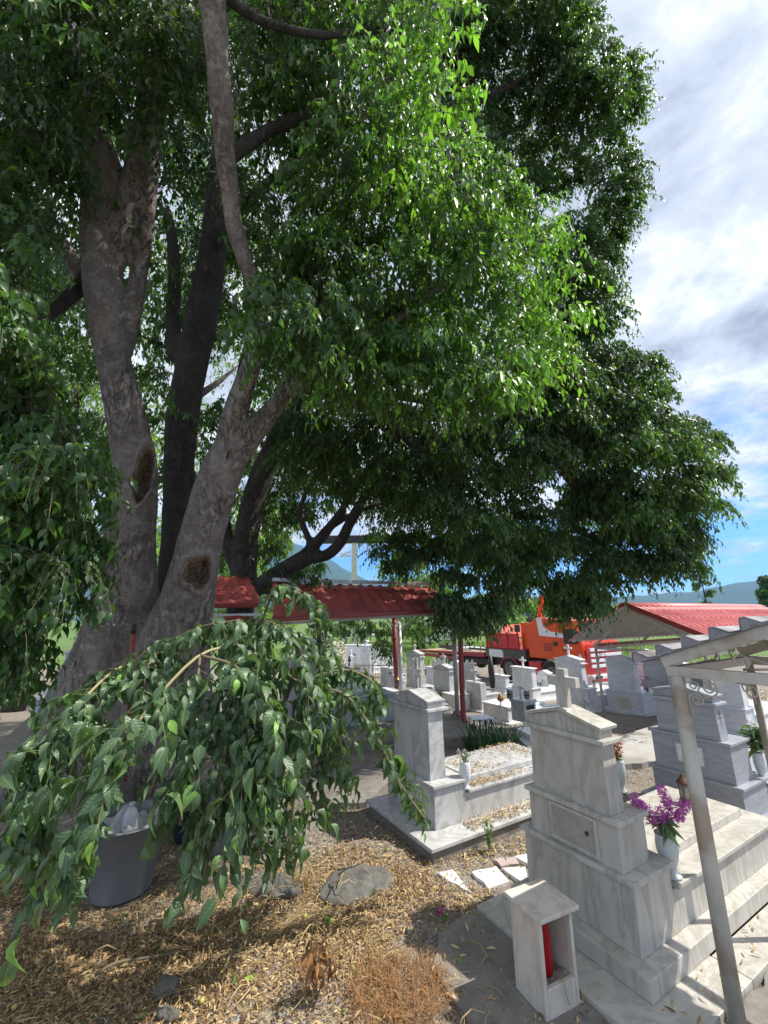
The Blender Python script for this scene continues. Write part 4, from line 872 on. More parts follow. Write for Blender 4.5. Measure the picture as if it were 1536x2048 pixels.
for lab,u,v,zc,col,r,n,size in [
  ('dark red flowers behind the hanging leaves, left of the fence',716,1352,14.,(.16,.01,.03),.18,16,.05),
  ('yellow rose above the hanging leaves',735,1386,9.2,(.70,.42,.02),.04,5,.05),
  ('orange flowers showing through the hanging leaves',748,1404,9.0,(.60,.12,.03),.10,12,.05),
  ('dark magenta flowers low behind the hanging leaves',683,1406,9.2,(.28,.02,.06),.14,14,.05),
  ('white and purple wreath hung on the square grey stone',783,1347,15.5,(.25,.18,.3),.12,12,.05),
  ('pale shrub-like spray of cream flowers behind the fence',664,1305,20.,(.62,.60,.40),.7,60,.14),
  ]:
    p=P3(u,v,zc); t=thing('flower_bunch',lab,'flowers',p); petals('blossom',[(random.uniform(-r,r),random.uniform(-r,r)*.6,random.uniform(-r,r)*.7) for _ in range(n)],size*.6,12,size,col,t); greens(p,16,size*2.2,t,.02,up=.1)
    obj('stems',MB().tube([(0,0,0),(0,0,float(gz(p.x,p.y))-p.z+ .0)],.01,5),M_twigg,t)
p=G(1243,1585); p.z=0; vase('white vase partly hidden by the nearest headstone',p+Vector((.02,0,.0)),.36,M_vase)
bouquet('rust orange flowers in the vase behind the nearest headstone',p+Vector((.02,0,.36)),[(random.uniform(-.07,.07),random.uniform(-.05,.05),random.uniform(.02,.22)) for _ in range(16)],.022,14,.03,(.45,.09,.02),14,.09)
# vase with foliage right of the dark tomb
p=O3+LD*.62+WD*.03; p.z=.29; vase('curvy white vase at the side of the dark grey tomb',p,.30,M_vase)
bouquet('leafy bunch with cream blossoms beside the dark grey tomb',p+Vector((0,0,.3)),[(random.uniform(-.08,.08),random.uniform(-.08,.08),random.uniform(.05,.3)) for _ in range(10)],.02,10,.03,(.55,.5,.38),60,.16,ght=.25)
# ------------------------------------------------------------------ small cemetery furniture
p=G(979,1409); t=thing('plastic_stool','dark green plastic stool on splayed legs beyond the red downpipe','stool',p); h=height(p,1379)-p.z; r=.17
obj('seat',MB().lathe([(r,h-.05),(r*1.05,h-.01),(r*.9,h),(.02,h+.003)],(0,0,0),20),M_green,t,True)
for k in range(4): w=R(45+90*k); obj('leg',MB().tube([(.6*r*math.cos(w),.6*r*math.sin(w),h-.03),(1.25*r*math.cos(w),1.25*r*math.sin(w),0)],[.026,.016],8),M_green,t)
obj('ring_brace',MB().tube([(1.05*r*math.cos(R(k*30)),1.05*r*math.sin(R(k*30)),h*.3) for k in range(13)],.008,5),M_green,t)
p=G(962,1478); t=thing('slatted_table','small low table with a pale cracked top and dark slatted sides beside the iris','table',p,AZ-R(20)); h=height(p,1434)-p.z
obj('tabletop',MB().box(-.2,.22,-.14,.16,h-.02,h),M_lav,t,False,.004)
for k in range(7): x=-.17+.055*k; obj('slat',MB().box(x,x+.025,-.12,-.1,0,h-.021),M_wpaint if k%2 else M_bag,t)
for x,y_ in ((-.18,.13),(.18,.13),(.19,-.1)): obj('leg',MB().box(x,x+.025,y_,y_+.02,0,h-.021),M_wpaint,t)
def lantern(label,p,h,m,name='grave_lantern'):
    t=thing(name,label,'lantern',p); r=h*.17
    obj('base',MB().lathe([(r*1.2,0),(r*1.25,h*.05),(r,h*.09),(r*.95,h*.12)],(0,0,0),12),m,t,True)
    obj('glass',MB().lathe([(r*.78,h*.121),(r*.78,h*.60)],(0,0,0),12),mat('smoky_glass',(.25,.22,.18),.1) if 'smoky_glass' not in bpy.data.materials else bpy.data.materials['smoky_glass'],t,True)
    for k in range(4): w=R(45+90*k); obj('upright',MB().tube([(r*.9*math.cos(w),r*.9*math.sin(w),h*.12),(r*.9*math.cos(w),r*.9*math.sin(w),h*.61)],r*.1,5),m,t)
    obj('roof',MB().lathe([(r*1.3,h*.61),(r*1.2,h*.65),(r*.7,h*.76),(r*.3,h*.83),(r*.35,h*.88),(r*.1,h*.9),(r*.02,h)],(0,0,0),12),m,t,True); return t
def ledge_item(u,vb,y): return aty(u,vb,y)
p=aty(795,1377,10.1); lantern('brass lantern standing at the foot of the white canopy post',p,aty(795,1350,10.1).z-p.z,M_brass)
hx=ledge_item(1002,1412,9.9); t=thing('metal_censer','little tree-shaped metal censer on the flat white grave','censer',hx)
obj('stem',MB().tube([(0,0,0),(0,0,.09)],.012,8),M_silver,t); obj('foot',MB().lathe([(.05,0),(.045,.012),(.012,.03)],(0,0,0),14),M_silver,t,True); obj('bowl',MB().lathe([(.015,.08),(.07,.12),(.075,.15),(.05,.2),(.02,.25),(.005,.27)],(0,0,0),14),M_brass,t,True)
for lab,u,vb,vt,y_ in [('dark metal candle cup left of the T-shaped holder, on the squat headstone',1020,1397,1378,8.75),('dark metal candle cup behind the T-shaped holder',1054,1398,1380,8.95)]:
    p=aty(u,vb,y_); h=aty(u,vt,y_).z-p.z; t=thing('candle_cup',lab,'candle cup',p); obj('cup',MB().lathe([(h*.3,0),(h*.34,h*.1),(h*.34,h*.85),(h*.40,h),(h*.32,h)],(0,0,0),14),M_silver,t,True); obj('band',MB().lathe([(h*.36,h*.4),(h*.36,h*.5)],(0,0,0),14),M_black,t,True)
p=aty(1043,1399,8.85); h=aty(1043,1372,8.85).z-p.z; t=thing('cross_holder','broken T-shaped marble cross stub on the squat headstone','cross',p,AZ); obj('post',MB().box(-.025,.025,-.03,.03,0,h-.05),M_white,t,False,.004); obj('bar',MB().box(-.025,.025,-.09,.05,h-.049,h),M_white,t,False,.004)
# small black bronze cross holder on the grave beyond the plain cross, lantern between the canopy posts
p=G(1169,1416)+Vector((0,0,.0)); p=aty(1169,1419,9.6); t=thing('cross_candle_stand','small dark metal cross-shaped candle stand beyond the gabled headstone','candle stand',p,AZ); mb=MB(); h=aty(1169,1400,9.6).z-p.z
mb.prism(flared(0,0,h,.09,.05,0),(.03,0,0)); obj('cross',mb,M_silver,t); obj('post',MB().tube([(.015,0,0),(.015,0,float(gz(p.x,p.y))-p.z)],.012,6),M_silver,t)
# tall thin cypress-dark umbrella-like post wrapped in black by the stool
p=G(987,1402); t=thing('wrapped_post','slim post wrapped in black netting beside the green stool','post',p); ht=height(p,1311)-p.z
obj('post',MB().tube([(0,0,0),(0,0,ht*.3)],.02,8),M_steelw,t); obj('wrapping',MB().tube([(0,0,ht*.28),(.01,0,ht*.45),(-.01,0,ht*.7),(0,0,ht)],[.07,.10,.10,.05],8),M_black,t,True)
# brown lantern on the lid of the nearest grave
p=atz(1373,1606,.452); lantern('rusty brown lantern on the grave lid behind the near beige pole',p,.26,mat('rust_brown',(.10,.045,.025),.7))
# ------------------------------------------------------------------ canopies
def tiles(name,o,U,Vd,m,parent,wave=.21,amp=.022,step=.36,sh=.018,thick=.004,prof='wave',und=None):
    "o corner on the ridge, U along the ridge, Vd down the slope"
    o,U,Vd=Vector(o),Vector(U),Vector(Vd); N=U.cross(Vd).normalized(); 
    if N.z<0: N=-N
    lu,lv=U.length,Vd.length; nu=max(8,int(lu/wave*8)); s=np.linspace(0,lu,nu)
    ph=(s/wave)%1
    if prof=='wave': w=amp*np.where(ph<.5,np.sin(ph*2*np.pi)*1.0,np.sin(ph*2*np.pi)*.45)
    else: w=amp*(1-ph)*2
    rows=[]; k=0
    while k*step<lv: rows+= [(k*step+1e-4,sh),(min((k+1)*step,lv),0. if True else 0)]; k+=1
    V=[];
    for d_,z in rows:
        z=z*0+ (sh*(d_-int(d_/step-1e-6)*step)/step)
        for a,b in zip(s,w): V.append(o+U*(a/lu)+Vd*(d_/lv)+N*(b+z))
    nr=len(rows); F=[(j*nu+i,j*nu+i+1,(j+1)*nu+i+1,(j+1)*nu+i) for j in range(nr-1) for i in range(nu-1)]
    ob=obj(name,MB().add(V,F),m,parent,prof=='wave')
    if und: ob.data.materials.append(und)
    so_=ob.modifiers.new('t','SOLIDIFY'); so_.thickness=thick; so_.offset=0
    if und: so_.material_offset=1
    return ob
def beam(mb,a,b,w,h=None):
    a,b=Vector(a),Vector(b); h=h or w; t=(b-a).normalized(); s=t.cross(Vector((0,0,1))); s=s.normalized() if s.length>.01 else Vector((1,0,0)); u=s.cross(t)
    P=[a-s*w/2-u*h/2,a+s*w/2-u*h/2,a+s*w/2+u*h/2,a-s*w/2+u*h/2]; return mb.prism(P[::-1],b-a)
# middle canopy: dark red tiled lean-to with a steel flashing
EL,ER,RR,RL=aty(545,1236,7.55),aty(912,1217,8.85),aty(860,1174,10.2),aty(545,1166,9.0)
cn=thing('tiled_canopy','long dark red tiled canopy on thin posts in the middle, white flashing along its ridge','canopy',(0,0,0))
tiles('roof',RL,RR-RL,EL-RL,M_tile,cn,.24,.024,.42,.026)
mb=MB(); dE=(ER-RR)-(EL-RL)
# the two eaves are not quite parallel: skew the far end of the roof mesh
ro=cn.children[0]; U_=(RR-RL); 
for v in ro.data.vertices:
    q=v.co-RL; t_=q.dot(U_)/U_.length_squared; dn=(EL-RL); s_=max(0,min(1,(q-U_*t_).length/dn.length)); v.co+=dE*(t_*s_)
fl=MB(); beam(fl,RL+Vector((0,-.02,.07)),RR+Vector((0,-.02,.07)),.14,.075); obj('flashing',fl,M_steelw,cn,False,.004)
gt=MB(); beam(gt,EL-Vector((0,.05,.03)),ER-Vector((0,.05,.03)),.09,.085); obj('gutter',gt,M_redpipe,cn,False,.02)
fb=MB(); beam(fb,EL+Vector((.1,.12,-.10)),ER+Vector((0,.12,-.09)),.05,.05); beam(fb,RL+Vector((0,0,-.07)),RR+Vector((0,0,-.07)),.05); beam(fb,ER+Vector((-.05,.1,-.07)),RR+Vector((-.05,0,-.06)),.05); obj('roof_frame',fb,M_pole,cn)
f=G(917,1462); f.z=.10; top=aty(905,1226,8.85); po=obj('post',MB().tube([f,top-Vector((0,0,.08))],.045,12),M_pole,cn,True); obj('foot_block',MB().frus(f.x-.13,f.x+.13,f.y-.13,f.y+.13,.09,.24,.06,.06),M_conc,cn,False,.01)
f2=aty(803,1379,10.3); tp_=aty(798,1236,10.3); obj('post',MB().tube([Vector((f2.x,f2.y,float(gz(f2.x,f2.y)))),tp_],.05,12),M_wpaint,cn,True)
for u in (770,826): 
    b_=MB(); beam(b_,aty(799,1262,10.3),aty(u,1235,10.3),.035); obj('brace',b_,M_wpaint,cn)
b_=MB(); beam(b_,aty(560,1237,9.6),aty(880,1227,10.5),.05); obj('roof_frame',b_,M_pole,cn)
# the big downpipe with its kick at the bottom
dp=thing('downpipe','dark red downpipe bending outward at the foot of the middle canopy','downpipe',(0,0,0))
pp=[aty(918,1228,8.72),aty(920,1260,8.72),aty(925,1400,8.72),aty(928,1436,8.70),aty(936,1451,8.62),aty(958,1457,8.5)]
obj('pipe',MB().tube(spl([tuple(p) for p in pp],24),.052,14),M_redpipe,dp,True)
for v in (1250,1430): q=aty(918,v,8.72); obj('bracket',MB().lathe([(.058,-.012),(.062,0),(.058,.012)],q,14),M_redpipe,dp)
dp2=thing('downpipe','straight dark red downpipe next to the white Y-shaped post','downpipe',(0,0,0)); a_=aty(788,1236,10.6); b2=aty(793,1376,10.6)
obj('pipe',MB().tube([a_,b2],.06,12),M_redpipe,dp2,True); obj('bracket',MB().lathe([(.065,-.012),(.07,0),(.065,.012)],a_.lerp(b2,.3),14),M_redpipe,dp2)
# left canopy, mostly behind the trunk
cl_=thing('tiled_canopy','short dark red tiled canopy with a curved red pipe, beside the big trunk','canopy',(0,0,0))
a_,b_,c_,d_=aty(330,1150,8.9),aty(496,1155,9.3),aty(522,1207,7.9),aty(330,1210,7.6)
tiles('roof',a_,b_-a_,d_-a_,M_tile,cl_,.27,.026,.42,.02)
gt=MB(); beam(gt,d_-Vector((0,.05,.03)),c_-Vector((0,.05,.03)),.09,.085); obj('gutter',gt,M_redpipe,cl_,False,.02)
fr=MB(); beam(fr,d_+Vector((0,.1,-.2)),c_+Vector((0,.1,-.2)),.05); obj('roof_frame',fr,M_wpaint,cl_)
q=c_+Vector((-.12,.12,-.07)); obj('post',MB().tube([q,Vector((q.x,q.y,0))],.04,10),M_wpaint,cl_,True)
q=c_+Vector((-1.6,.12,-.07)); obj('post',MB().tube([q,Vector((q.x,q.y,0))],.04,10),M_wpaint,cl_,True)
pp=[aty(430,1240,7.6),aty(465,1237,7.6),aty(485,1238,7.6),aty(496,1247,7.6),aty(499,1275,7.6),aty(499,1400,7.7),aty(500,1520,7.7)]
obj('downpipe',MB().tube(spl([tuple(p) for p in pp],30),.05,12),M_redpipe,cl_,True)
# right canopy: gabled, pinkish red tiles
p0=G(1210,1436); 
rc=thing('gabled_canopy','pinkish red tiled canopy with an open gable and an iron cross','canopy',p0,AZ)
z=lambda v:v-p0.z; LN=7.5
ridge=(-.28,-1.02,z(2.30)); eL=(-.28,.52,z(1.44)); eR=(-.28,-2.55,z(1.60))
tiles('roof',Vector(ridge),Vector((LN,0,0)),Vector(eL)-Vector(ridge),M_tile2,rc,.27,.05,.40,.035,und=M_tileu)
tiles('roof',Vector(ridge)+Vector((LN,0,0)),Vector((-LN,0,0)),Vector(eR)-Vector(ridge),M_tile2,rc,.27,.05,.40,.035,und=M_tileu)
rg=MB(); K=10; P=[]
for k in range(K+1): w=math.pi*k/K; P.append((ridge[0]-.02,ridge[1]+.17*math.cos(w),ridge[2]-.045+.12*math.sin(w)))
P2=[(a,b+(.0),c-.012) for a,b,c in P[::-1]]
rg.prism([*P,*[(a,ridge[1]+(b-ridge[1])*.93,ridge[2]-.045+(c-ridge[2]+.045)*.88) for a,b,c in P[::-1]]],(LN+.04,0,0)); obj('ridge_cap',rg,M_tile2,rc,True)
vg=MB(); beam(vg,Vector(ridge)+Vector((-.02,-.12,-.02)),Vector(eR)+Vector((-.02,0,.045)),.02,.10); obj('verge',vg,M_redpipe,rc)
fr=MB(); zt=z(1.32)
beam(fr,(0,0.02,zt),(0,-2.3,zt),.055); beam(fr,(0,.06,zt+.03),(0,-1.02,z(2.20)),.05); beam(fr,(0,-2.35,zt+.08),(0,-1.02,z(2.20)),.05); beam(fr,(0,0,zt),(6.4,0,zt),.055); beam(fr,(0,-2.3,zt),(6.4,-2.3,zt),.055); beam(fr,(0,-1.02,z(2.21)),(6.4,-1.02,z(2.21)),.05)
for xx in (2.1,4.2,6.4): beam(fr,(xx,.06,zt+.03),(xx,-1.02,z(2.18)),.045); beam(fr,(xx,-2.35,zt+.08),(xx,-1.02,z(2.18)),.045)
obj('roof_frame',fr,M_pole,rc)
gr_=MB(); beam(gr_,(.12,.02,zt+.07),(5,.02,zt+.07),.02,.07); obj('gutter',gr_,M_redpipe,rc)
for xx,yy in ((0,0),(0,-2.3),(3.2,0),(6.4,0),(6.4,-2.3)):
    gq=p0+LD*xx+WD*yy; obj('post',MB().tube([(xx,yy,float(gz(gq.x,gq.y))-p0.z-.02),(xx,yy,zt)],.032,10),M_pole,rc,True)
def scroll(mb,c,r,a0,turns,u,v,th,tail=None,sg=1):
    pts=[]; n=26
    if tail is not None: pts.append(Vector(tail))
    for k in range(n+1):
        t=k/n; w=a0+sg*turns*2*math.pi*t; rr=r*(1-.75*t); pts.append(Vector(c)+u*rr*math.cos(w)+v*rr*math.sin(w))
    mb.tube(pts,th,6)
UY=Vector((0,-1,0)); UZ=Vector((0,0,1))
sm=MB()
for yc in (-.35,-.62,-1.55,-1.85):
    scroll(sm,(0,yc,zt+.10),.085,R(-90),1.4,UY,UZ,.008,(0,yc+.25*(1 if yc>-1 else -1),zt+.04),1 if yc>-1 else -1)
for yc,s_ in ((-.16,1),(-.16,1)): scroll(sm,(0,yc,zt-.14),.09,R(120),1.3,UY,UZ,.008,(0,-.03,zt-.30),1)
obj('scrollwork',sm,M_irn,rc,True)
gc=MB(); cy=-1.02
for yy in (-.045,.045): gc.tube([(0,cy+yy,zt+.02),(0,cy+yy,zt+.62)],.010,6)
gc.tube([(0,cy-.045,zt+.62),(0,cy,zt+.66),(0,cy+.045,zt+.62)],.010,6)
for zz in (.32,.40): gc.tube([(0,cy-.26,zt+zz),(0,cy+.26,zt+zz)],.010,6)
for s_ in (-1,1): gc.tube([(0,cy+s_*.26,zt+.32),(0,cy+s_*.31,zt+.36),(0,cy+s_*.26,zt+.40)],.010,6)
obj('gable_cross',gc,M_irn,rc)
# near canopy: beige frame with grey ribbed sheets, over the plot on the right
q0=atz(1478,2062,0); nc=thing('sheet_canopy','near beige pole canopy with scalloped grey roof sheets and curled ironwork','canopy',q0,AZ)
zt=1.755; 
tilt=math.atan2(-.018,1)
obj('post',MB().tube([(0,0,-.02),(0,0,zt-.03)],.041,20),M_pole,nc,True)
px2=bis(lambda x:proj(q0+LD*x+Vector((0,0,zt)))[0]<1497,.1,4)
XL=max(1.0,min(2.2,px2)); 
for xx,yy in ((XL,0),(0,-1.25),(XL,-1.25)): obj('post',MB().tube([(xx,yy,-.02),(xx,yy,zt-.02)],.024,12),M_pole,nc,True)
fr=MB(); beam(fr,(0,.045,zt),(0,-1.27,zt),.05,.06); obj('tie_beam',fr,M_pole,nc,False,.003)
fr=MB(); beam(fr,(.03,0,zt+.002),(XL+.1,0,zt+.002),.045,.055); obj('side_beam',fr,M_pole,nc,False,.003)
fr=MB(); beam(fr,(XL+.05,.04,zt),(XL+.05,-1.27,zt),.05,.06); beam(fr,(.03,-1.25,zt),(XL+.1,-1.25,zt),.045); obj('back_frame',fr,M_pole,nc,False,.003)
sl_=.36; yr=-.62
def rz_(y): return zt+.05+sl_*(.06-y) if y>yr else zt+.05+sl_*(.06-yr)-sl_*(yr-y)
for A_,B_ in (((-.01,.06,rz_(.06)),(-.01,yr,rz_(yr))),((-.01,yr-.001,rz_(yr)),(-.01,-1.3,rz_(-1.3))),((XL+.05,.06,rz_(.06)),(XL+.05,yr,rz_(yr)))):
    fr=MB(); beam(fr,A_,B_,.04,.065); obj('rafter',fr,M_pole,nc,False,.003)
# ribbed sheets: saw-tooth section drawn along the rafter, ribs run with the length
def sheet(y0,y1,name):
    n=int(abs(y1-y0)/.155)+1; sg=1 if y1>y0 else -1; pts=[]
    for k in range(n):
        a=y0+sg*.155*k; b=a+sg*.155; za=rz_(a); zb=rz_(b)
        pts+=[(a,za+.042),(a+sg*.004,za+.105),(a+sg*.03,za+.112),(a+sg*.10,(za*.35+zb*.65)+.048)]
    x0,x1=-.06,XL+.15; V=[];F=[]; m=len(pts)
    for x in (x0,x1):
        for y_,z_ in pts: V.append((x,y_,z_))
    F=[(i,i+1,m+i+1,m+i) for i in range(m-1)]
    o=obj(name,MB().add(V,F),M_sheet,nc); s=o.modifiers.new('t','SOLIDIFY'); s.thickness=.007; s.offset=0
    # closed front ends of the ribs
    mb=MB()
    for k in range(n):
        a=y0+sg*.155*k; b=a+sg*.155; za=rz_(a); zb=rz_(b); p_=[(x0+.004,a,za+.036),(x0+.004,a+sg*.004,za+.102),(x0+.004,a+sg*.03,za+.108),(x0+.004,a+sg*.098,(za*.35+zb*.65)+.044),(x0+.004,b-sg*.002,zb+.034)]
        mb.prism(p_ if sg>0 else p_[::-1],(.006,0,0))
    obj('rib_end',mb,M_sheet,nc)
sheet(.23,yr,'roof_sheet') if False else sheet(yr+.155*5+.07,yr+.0,'roof_sheet'); sheet(yr-.01,-1.45,'roof_sheet')
sm=MB()
scroll(sm,(0.0,-.088,zt-.155),.040,R(170),1.6,UY,UZ,.005,(0,-.045,zt-.24),-1); scroll(sm,(0,-.165,zt-.080),.045,R(-100),1.6,UY,UZ,.005,(0,-.06,zt-.17),1)
scroll(sm,(0,-.085,zt-.075),.030,R(-60),1.4,UY,UZ,.005,(0,-.14,zt-.125),1)
scroll(sm,(0,-.36,zt-.075),.035,R(100),1.2,UY,UZ,.005,(0,-.30,zt-.03),-1)
scroll(sm,(0,-.34,zt+.085),.045,R(-80),1.3,UY,UZ,.006,(0,-.52,zt+.06),1); scroll(sm,(0,-.52,zt+.11),.05,R(-80),1.3,UY,UZ,.006,(0,-.34,zt+.12),-1)
obj('scrollwork',sm,M_irn,nc,True)
sm=MB(); UX=Vector((1,0,0)); scroll(sm,(.55,0,zt+.10),.06,R(-90),1.3,UX,UZ,.006,(.3,0,zt+.03),1); scroll(sm,(.85,0,zt+.10),.06,R(-90),1.3,UX,UZ,.006,(1.1,0,zt+.03),-1); scroll(sm,(XL-.15,0,zt-.16),.07,R(60),1.2,UX,UZ,.006,(XL-.02,0,zt-.3),1); obj('scrollwork',sm,M_irn,nc,True)
# ------------------------------------------------------------------ vehicles
def wheel(name,c,r,w,ax,parent,rimc):
    M=ax; t=obj(name,MB().lathe([(r*.62,-w/2),(r*.93,-w/2),(r,-w*.38),(r,w*.38),(r*.93,w/2),(r*.62,w/2)],(0,0,0),28,False,M),M_rubber,parent,True); t.location=c
    rm=obj('rim',MB().lathe([(.02,-w*.30),(r*.24,-w*.34),(r*.27,-w*.22),(r*.5,-w*.16),(r*.56,-w*.5),(r*.625,-w*.51),(r*.625,w*.3),(.02,w*.3)],(0,0,0),24,True,M),rimc,t,True)
    return t
b0=G(1108,1376); a0=G(1022,1369); fwd=(b0-a0); fwd.z=0; wb=fwd.length; rzT=math.atan2(fwd.y,fwd.x)
tk=thing('recovery_truck','orange and red flatbed truck with a white swoosh on its cab','truck',b0,rzT)
MY=Matrix.Rotation(R(-90),3,'X')   # lathe axis -> +y ; outer side faces the viewer
YW=2.45
def tb(name,x0,x1,z0_,z1_,m,y0=0,y1=YW,bev=.03,par=None): return obj(name,MB().box(x0,x1,y0,y1,z0_,z1_),m,par or tk,False,bev)
cab=obj('cab',MB().prism([(-1.25,.03,1.15),(-1.25,.03,2.62),(-.62,.03,2.92),(-.30,.03,2.92),(.2,.03,2.88),(1.35,.03,2.80),(1.55,.03,2.1),(1.72,.03,1.05),(1.72,.03,.72),(.62,.03,.72),(.62,.03,1.15)][::-1],(0,YW-.06,0)),M_orange,tk,False,.05)
obj('swoosh',MB().prism([(-.62,.022,2.93),(-.34,.022,2.93),(-.28,.022,2.55),(.1,.022,2.33),(1.05,.022,2.25),(1.03,.022,2.07),(-.55,.022,2.14)][::-1],(0,.007,0)),M_wtruck,tk)
for k in range(6): tb('vent_slat',-.33,.10,1.50+.06*k,1.53+.06*k,M_dred,.020,.0292,0)
tb('side_window',.18,.42,1.72,1.90,M_glass,.018,.0292,.0); tb('side_window',.75,1.42,1.85,2.45,M_glass,.018,.0292,.0)
obj('windscreen',MB().prism([(1.42,.2,2.70),(1.56,.2,2.12),(1.585,.2,2.13),(1.445,.2,2.71)][::-1],(0,YW-.4,0)),M_glass,tk)
dd=obj('diamond_plate',MB().prism([(1.46,.015,1.16),(1.58,.015,1.33),(1.46,.015,1.50),(1.34,.015,1.33)][::-1],(0,.01,0)),M_wtruck,tk); obj('inner_mark',MB().prism([(1.46,.011,1.25),(1.52,.011,1.33),(1.46,.011,1.41),(1.40,.011,1.33)][::-1],(0,.003,0)),M_steelw,dd)
for k in range(4): tb('grille_bar',1.72,1.80,.95+.21*k,1.07+.21*k,M_wtruck,.25,YW-.2,.01)
tb('grille',1.7,1.735,.72,1.85,M_red,.1,YW-.1,.01); tb('bumper',1.6,1.98,.34,.70,M_wtruck,0,YW,.04); tb('bumper_stripe',1.985,1.992,.46,.56,M_red,.1,YW-.1,.0)
for y_ in (.12,YW-.55): tb('headlight',1.98,2.0,.58,.68,M_glass,y_,y_+.4,0)
tb('step',.75,1.5,.36,.60,M_chassis,.02,.3,.02); tb('skirt',-1.3,-.62,.42,.98,M_red,.02,.4,.02); tb('chassis',-4.6,1.5,.55,.85,M_chassis,.75,YW-.75,.02)
obj('fender',MB().prism([(.62*math.cos(R(a)),.02,.50+.62*math.sin(R(a))) for a in range(0,181,15)]+[(.56*math.cos(R(a)),.02,.50+.56*math.sin(R(a))) for a in range(180,-1,-15)],(0,.5,0)),M_chassis,tk)
obj('fender',MB().prism([(-wb+.64*math.cos(R(a)),-.02,.50+.60*math.sin(R(a))) for a in range(0,181,15)]+[(-wb+.58*math.cos(R(a)),-.02,.50+.54*math.sin(R(a))) for a in range(180,-1,-15)],(0,.6,0)),M_dred,tk)
rimm=rough_mat('dirty_rim',(.16,.14,.12),(.32,.29,.25),14,.6,.1,.003)
for x in (0,-wb):
    for y_ in (.16,YW-.16): wheel('wheel',(x,y_,.52),.52,.30,MY,tk,rimm)
for x in (-7.2,-8.4):
    for y_ in (.2,YW-.2): wheel('wheel',(x,y_,.40),.40,.28,MY,tk,rimm)
tb('side_tank',-4.2,-1.45,.98,1.42,M_chassis,.0,.7,.03); tb('tank_panel',-3.9,-2.9,1.02,1.38,M_steelw,-.01,-.001,.0)
hb=MB(); hb.box(-4.15,-1.9,.08,.16,1.45,2.18); obj('headboard',hb,M_red,tk,False,.015)
for k in range(4): x=-4.15+.737*k; tb('headboard_rib',x,x+.08,1.45,2.26,M_red,.03,.0795,.01)
for zz in (1.5,1.8,2.12): tb('headboard_rail',-4.05,-1.95,zz,zz+.06,M_red,.045,.079,.0)
tb('winch_deck',-4.4,-1.5,1.421,1.449,M_dred,.0,YW,.0); tb('winch_box',-4.3,-3.5,1.451,1.75,M_red,.6,1.9,.03); tb('hydraulic_arm',-6.2,-4.2,1.2,1.3,M_black,.5,.7,.02); tb('loader_box',-1.9,-1.3,1.451,2.7,M_orange,.3,YW-.3,.04)
obj('crane_mast',MB().tube([(-1.45,1.2,1.45),(-1.45,1.2,3.0),(-1.2,1.2,3.9),(-.4,1.2,4.1)],.11,8),M_orange,tk)
dk=MB().prism([(-10.9,.0,.80),(-10.9,.0,.92),(-4.3,.0,1.16),(-4.3,.0,.92)],(0,YW,0)); obj('deck',dk,M_dred,tk,False,.02)
tb('deck_boards',-10.6,-4.4,1.0,1.0,M_sand,.15,YW-.15,0) if False else obj('deck_boards',MB().prism([(-10.7,.15,.931),(-10.7,YW-.15,.931),(-4.4,YW-.15,1.161),(-4.4,.15,1.161)][::-1],(0,0,.01)),rough_mat('deck_wood',(.34,.25,.15),(.48,.38,.25),6,.9,.3,.004),tk)
tb('axle_beam',-9.2,-4.3,.50,.80,M_chassis,.5,YW-.5,.02); tb('side_rail',-10.2,-6.2,.60,.78,M_dred,.02,.1,.01); tb('cargo_box',-9.6,-7.8,1.06,1.30,M_chassis,.9,2.1,.02); tb('cargo_sheet',-7.7,-6.2,1.10,1.24,M_steelw,.7,1.9,.01)
tb('door_seam',.62,.635,1.16,2.7,M_dred,.024,.0295,0); tb('door_handle',.70,.86,1.55,1.59,M_black,.0,.029,0)
tb('mirror',1.62,1.70,1.95,2.40,M_black,-.28,-.08,.02); tb('marker_lamp',.9,1.0,2.78,2.84,M_wtruck,.2,.5,0)
obj('exhaust_stack',MB().tube([(-1.38,.5,1.2),(-1.38,.5,2.9),(-1.42,.45,3.0)],.07,10),M_chassis,tk,True)
# white truck beyond on the field road
y=56.; zg=-1.28
ax=at(905,1290,y).x; H_=lambda v:at(880,v,y).z-zg
w2=thing('white_truck','white cab truck with a dark open chassis parked on the far green verge','truck',(ax,y,zg))
X_=lambda u:at(u,1290,y).x-ax
obj('cab',MB().prism([(X_(862),0,H_(1280)),(X_(862),0,H_(1234)),(X_(889),0,H_(1234)),(X_(899),0,H_(1256)),(X_(905),0,H_(1262)),(X_(905),0,H_(1281))],(0,2.4,0)),M_wtruck,w2,False,.05)
obj('windscreen',MB().prism([(X_(885),-.02,H_(1254)),(X_(881),-.02,H_(1239)),(X_(888),-.02,H_(1238)),(X_(896),-.02,H_(1254))],(0,.015,0)),M_glass,w2); obj('side_window',MB().box(X_(868),X_(878),-.02,-.004,H_(1254),H_(1239)),M_glass,w2)
obj('bumper',MB().box(X_(872),X_(908),-.05,2.4,H_(1283),H_(1281.2)),M_chassis,w2); obj('indicator',MB().box(X_(903),X_(906.5),-.08,.1,H_(1274),H_(1269)),M_orange,w2)
obj('chassis',MB().box(X_(640),X_(861),.3,2.1,H_(1272),H_(1264)),M_black,w2); obj('flatbed',MB().box(X_(640),X_(850),0,2.4,H_(1263.5),H_(1258)),M_chassis,w2)
for u in (855,686,708,728): wheel('wheel',(X_(u),.15,.5),.5,.3,MY,w2,M_wtruck)
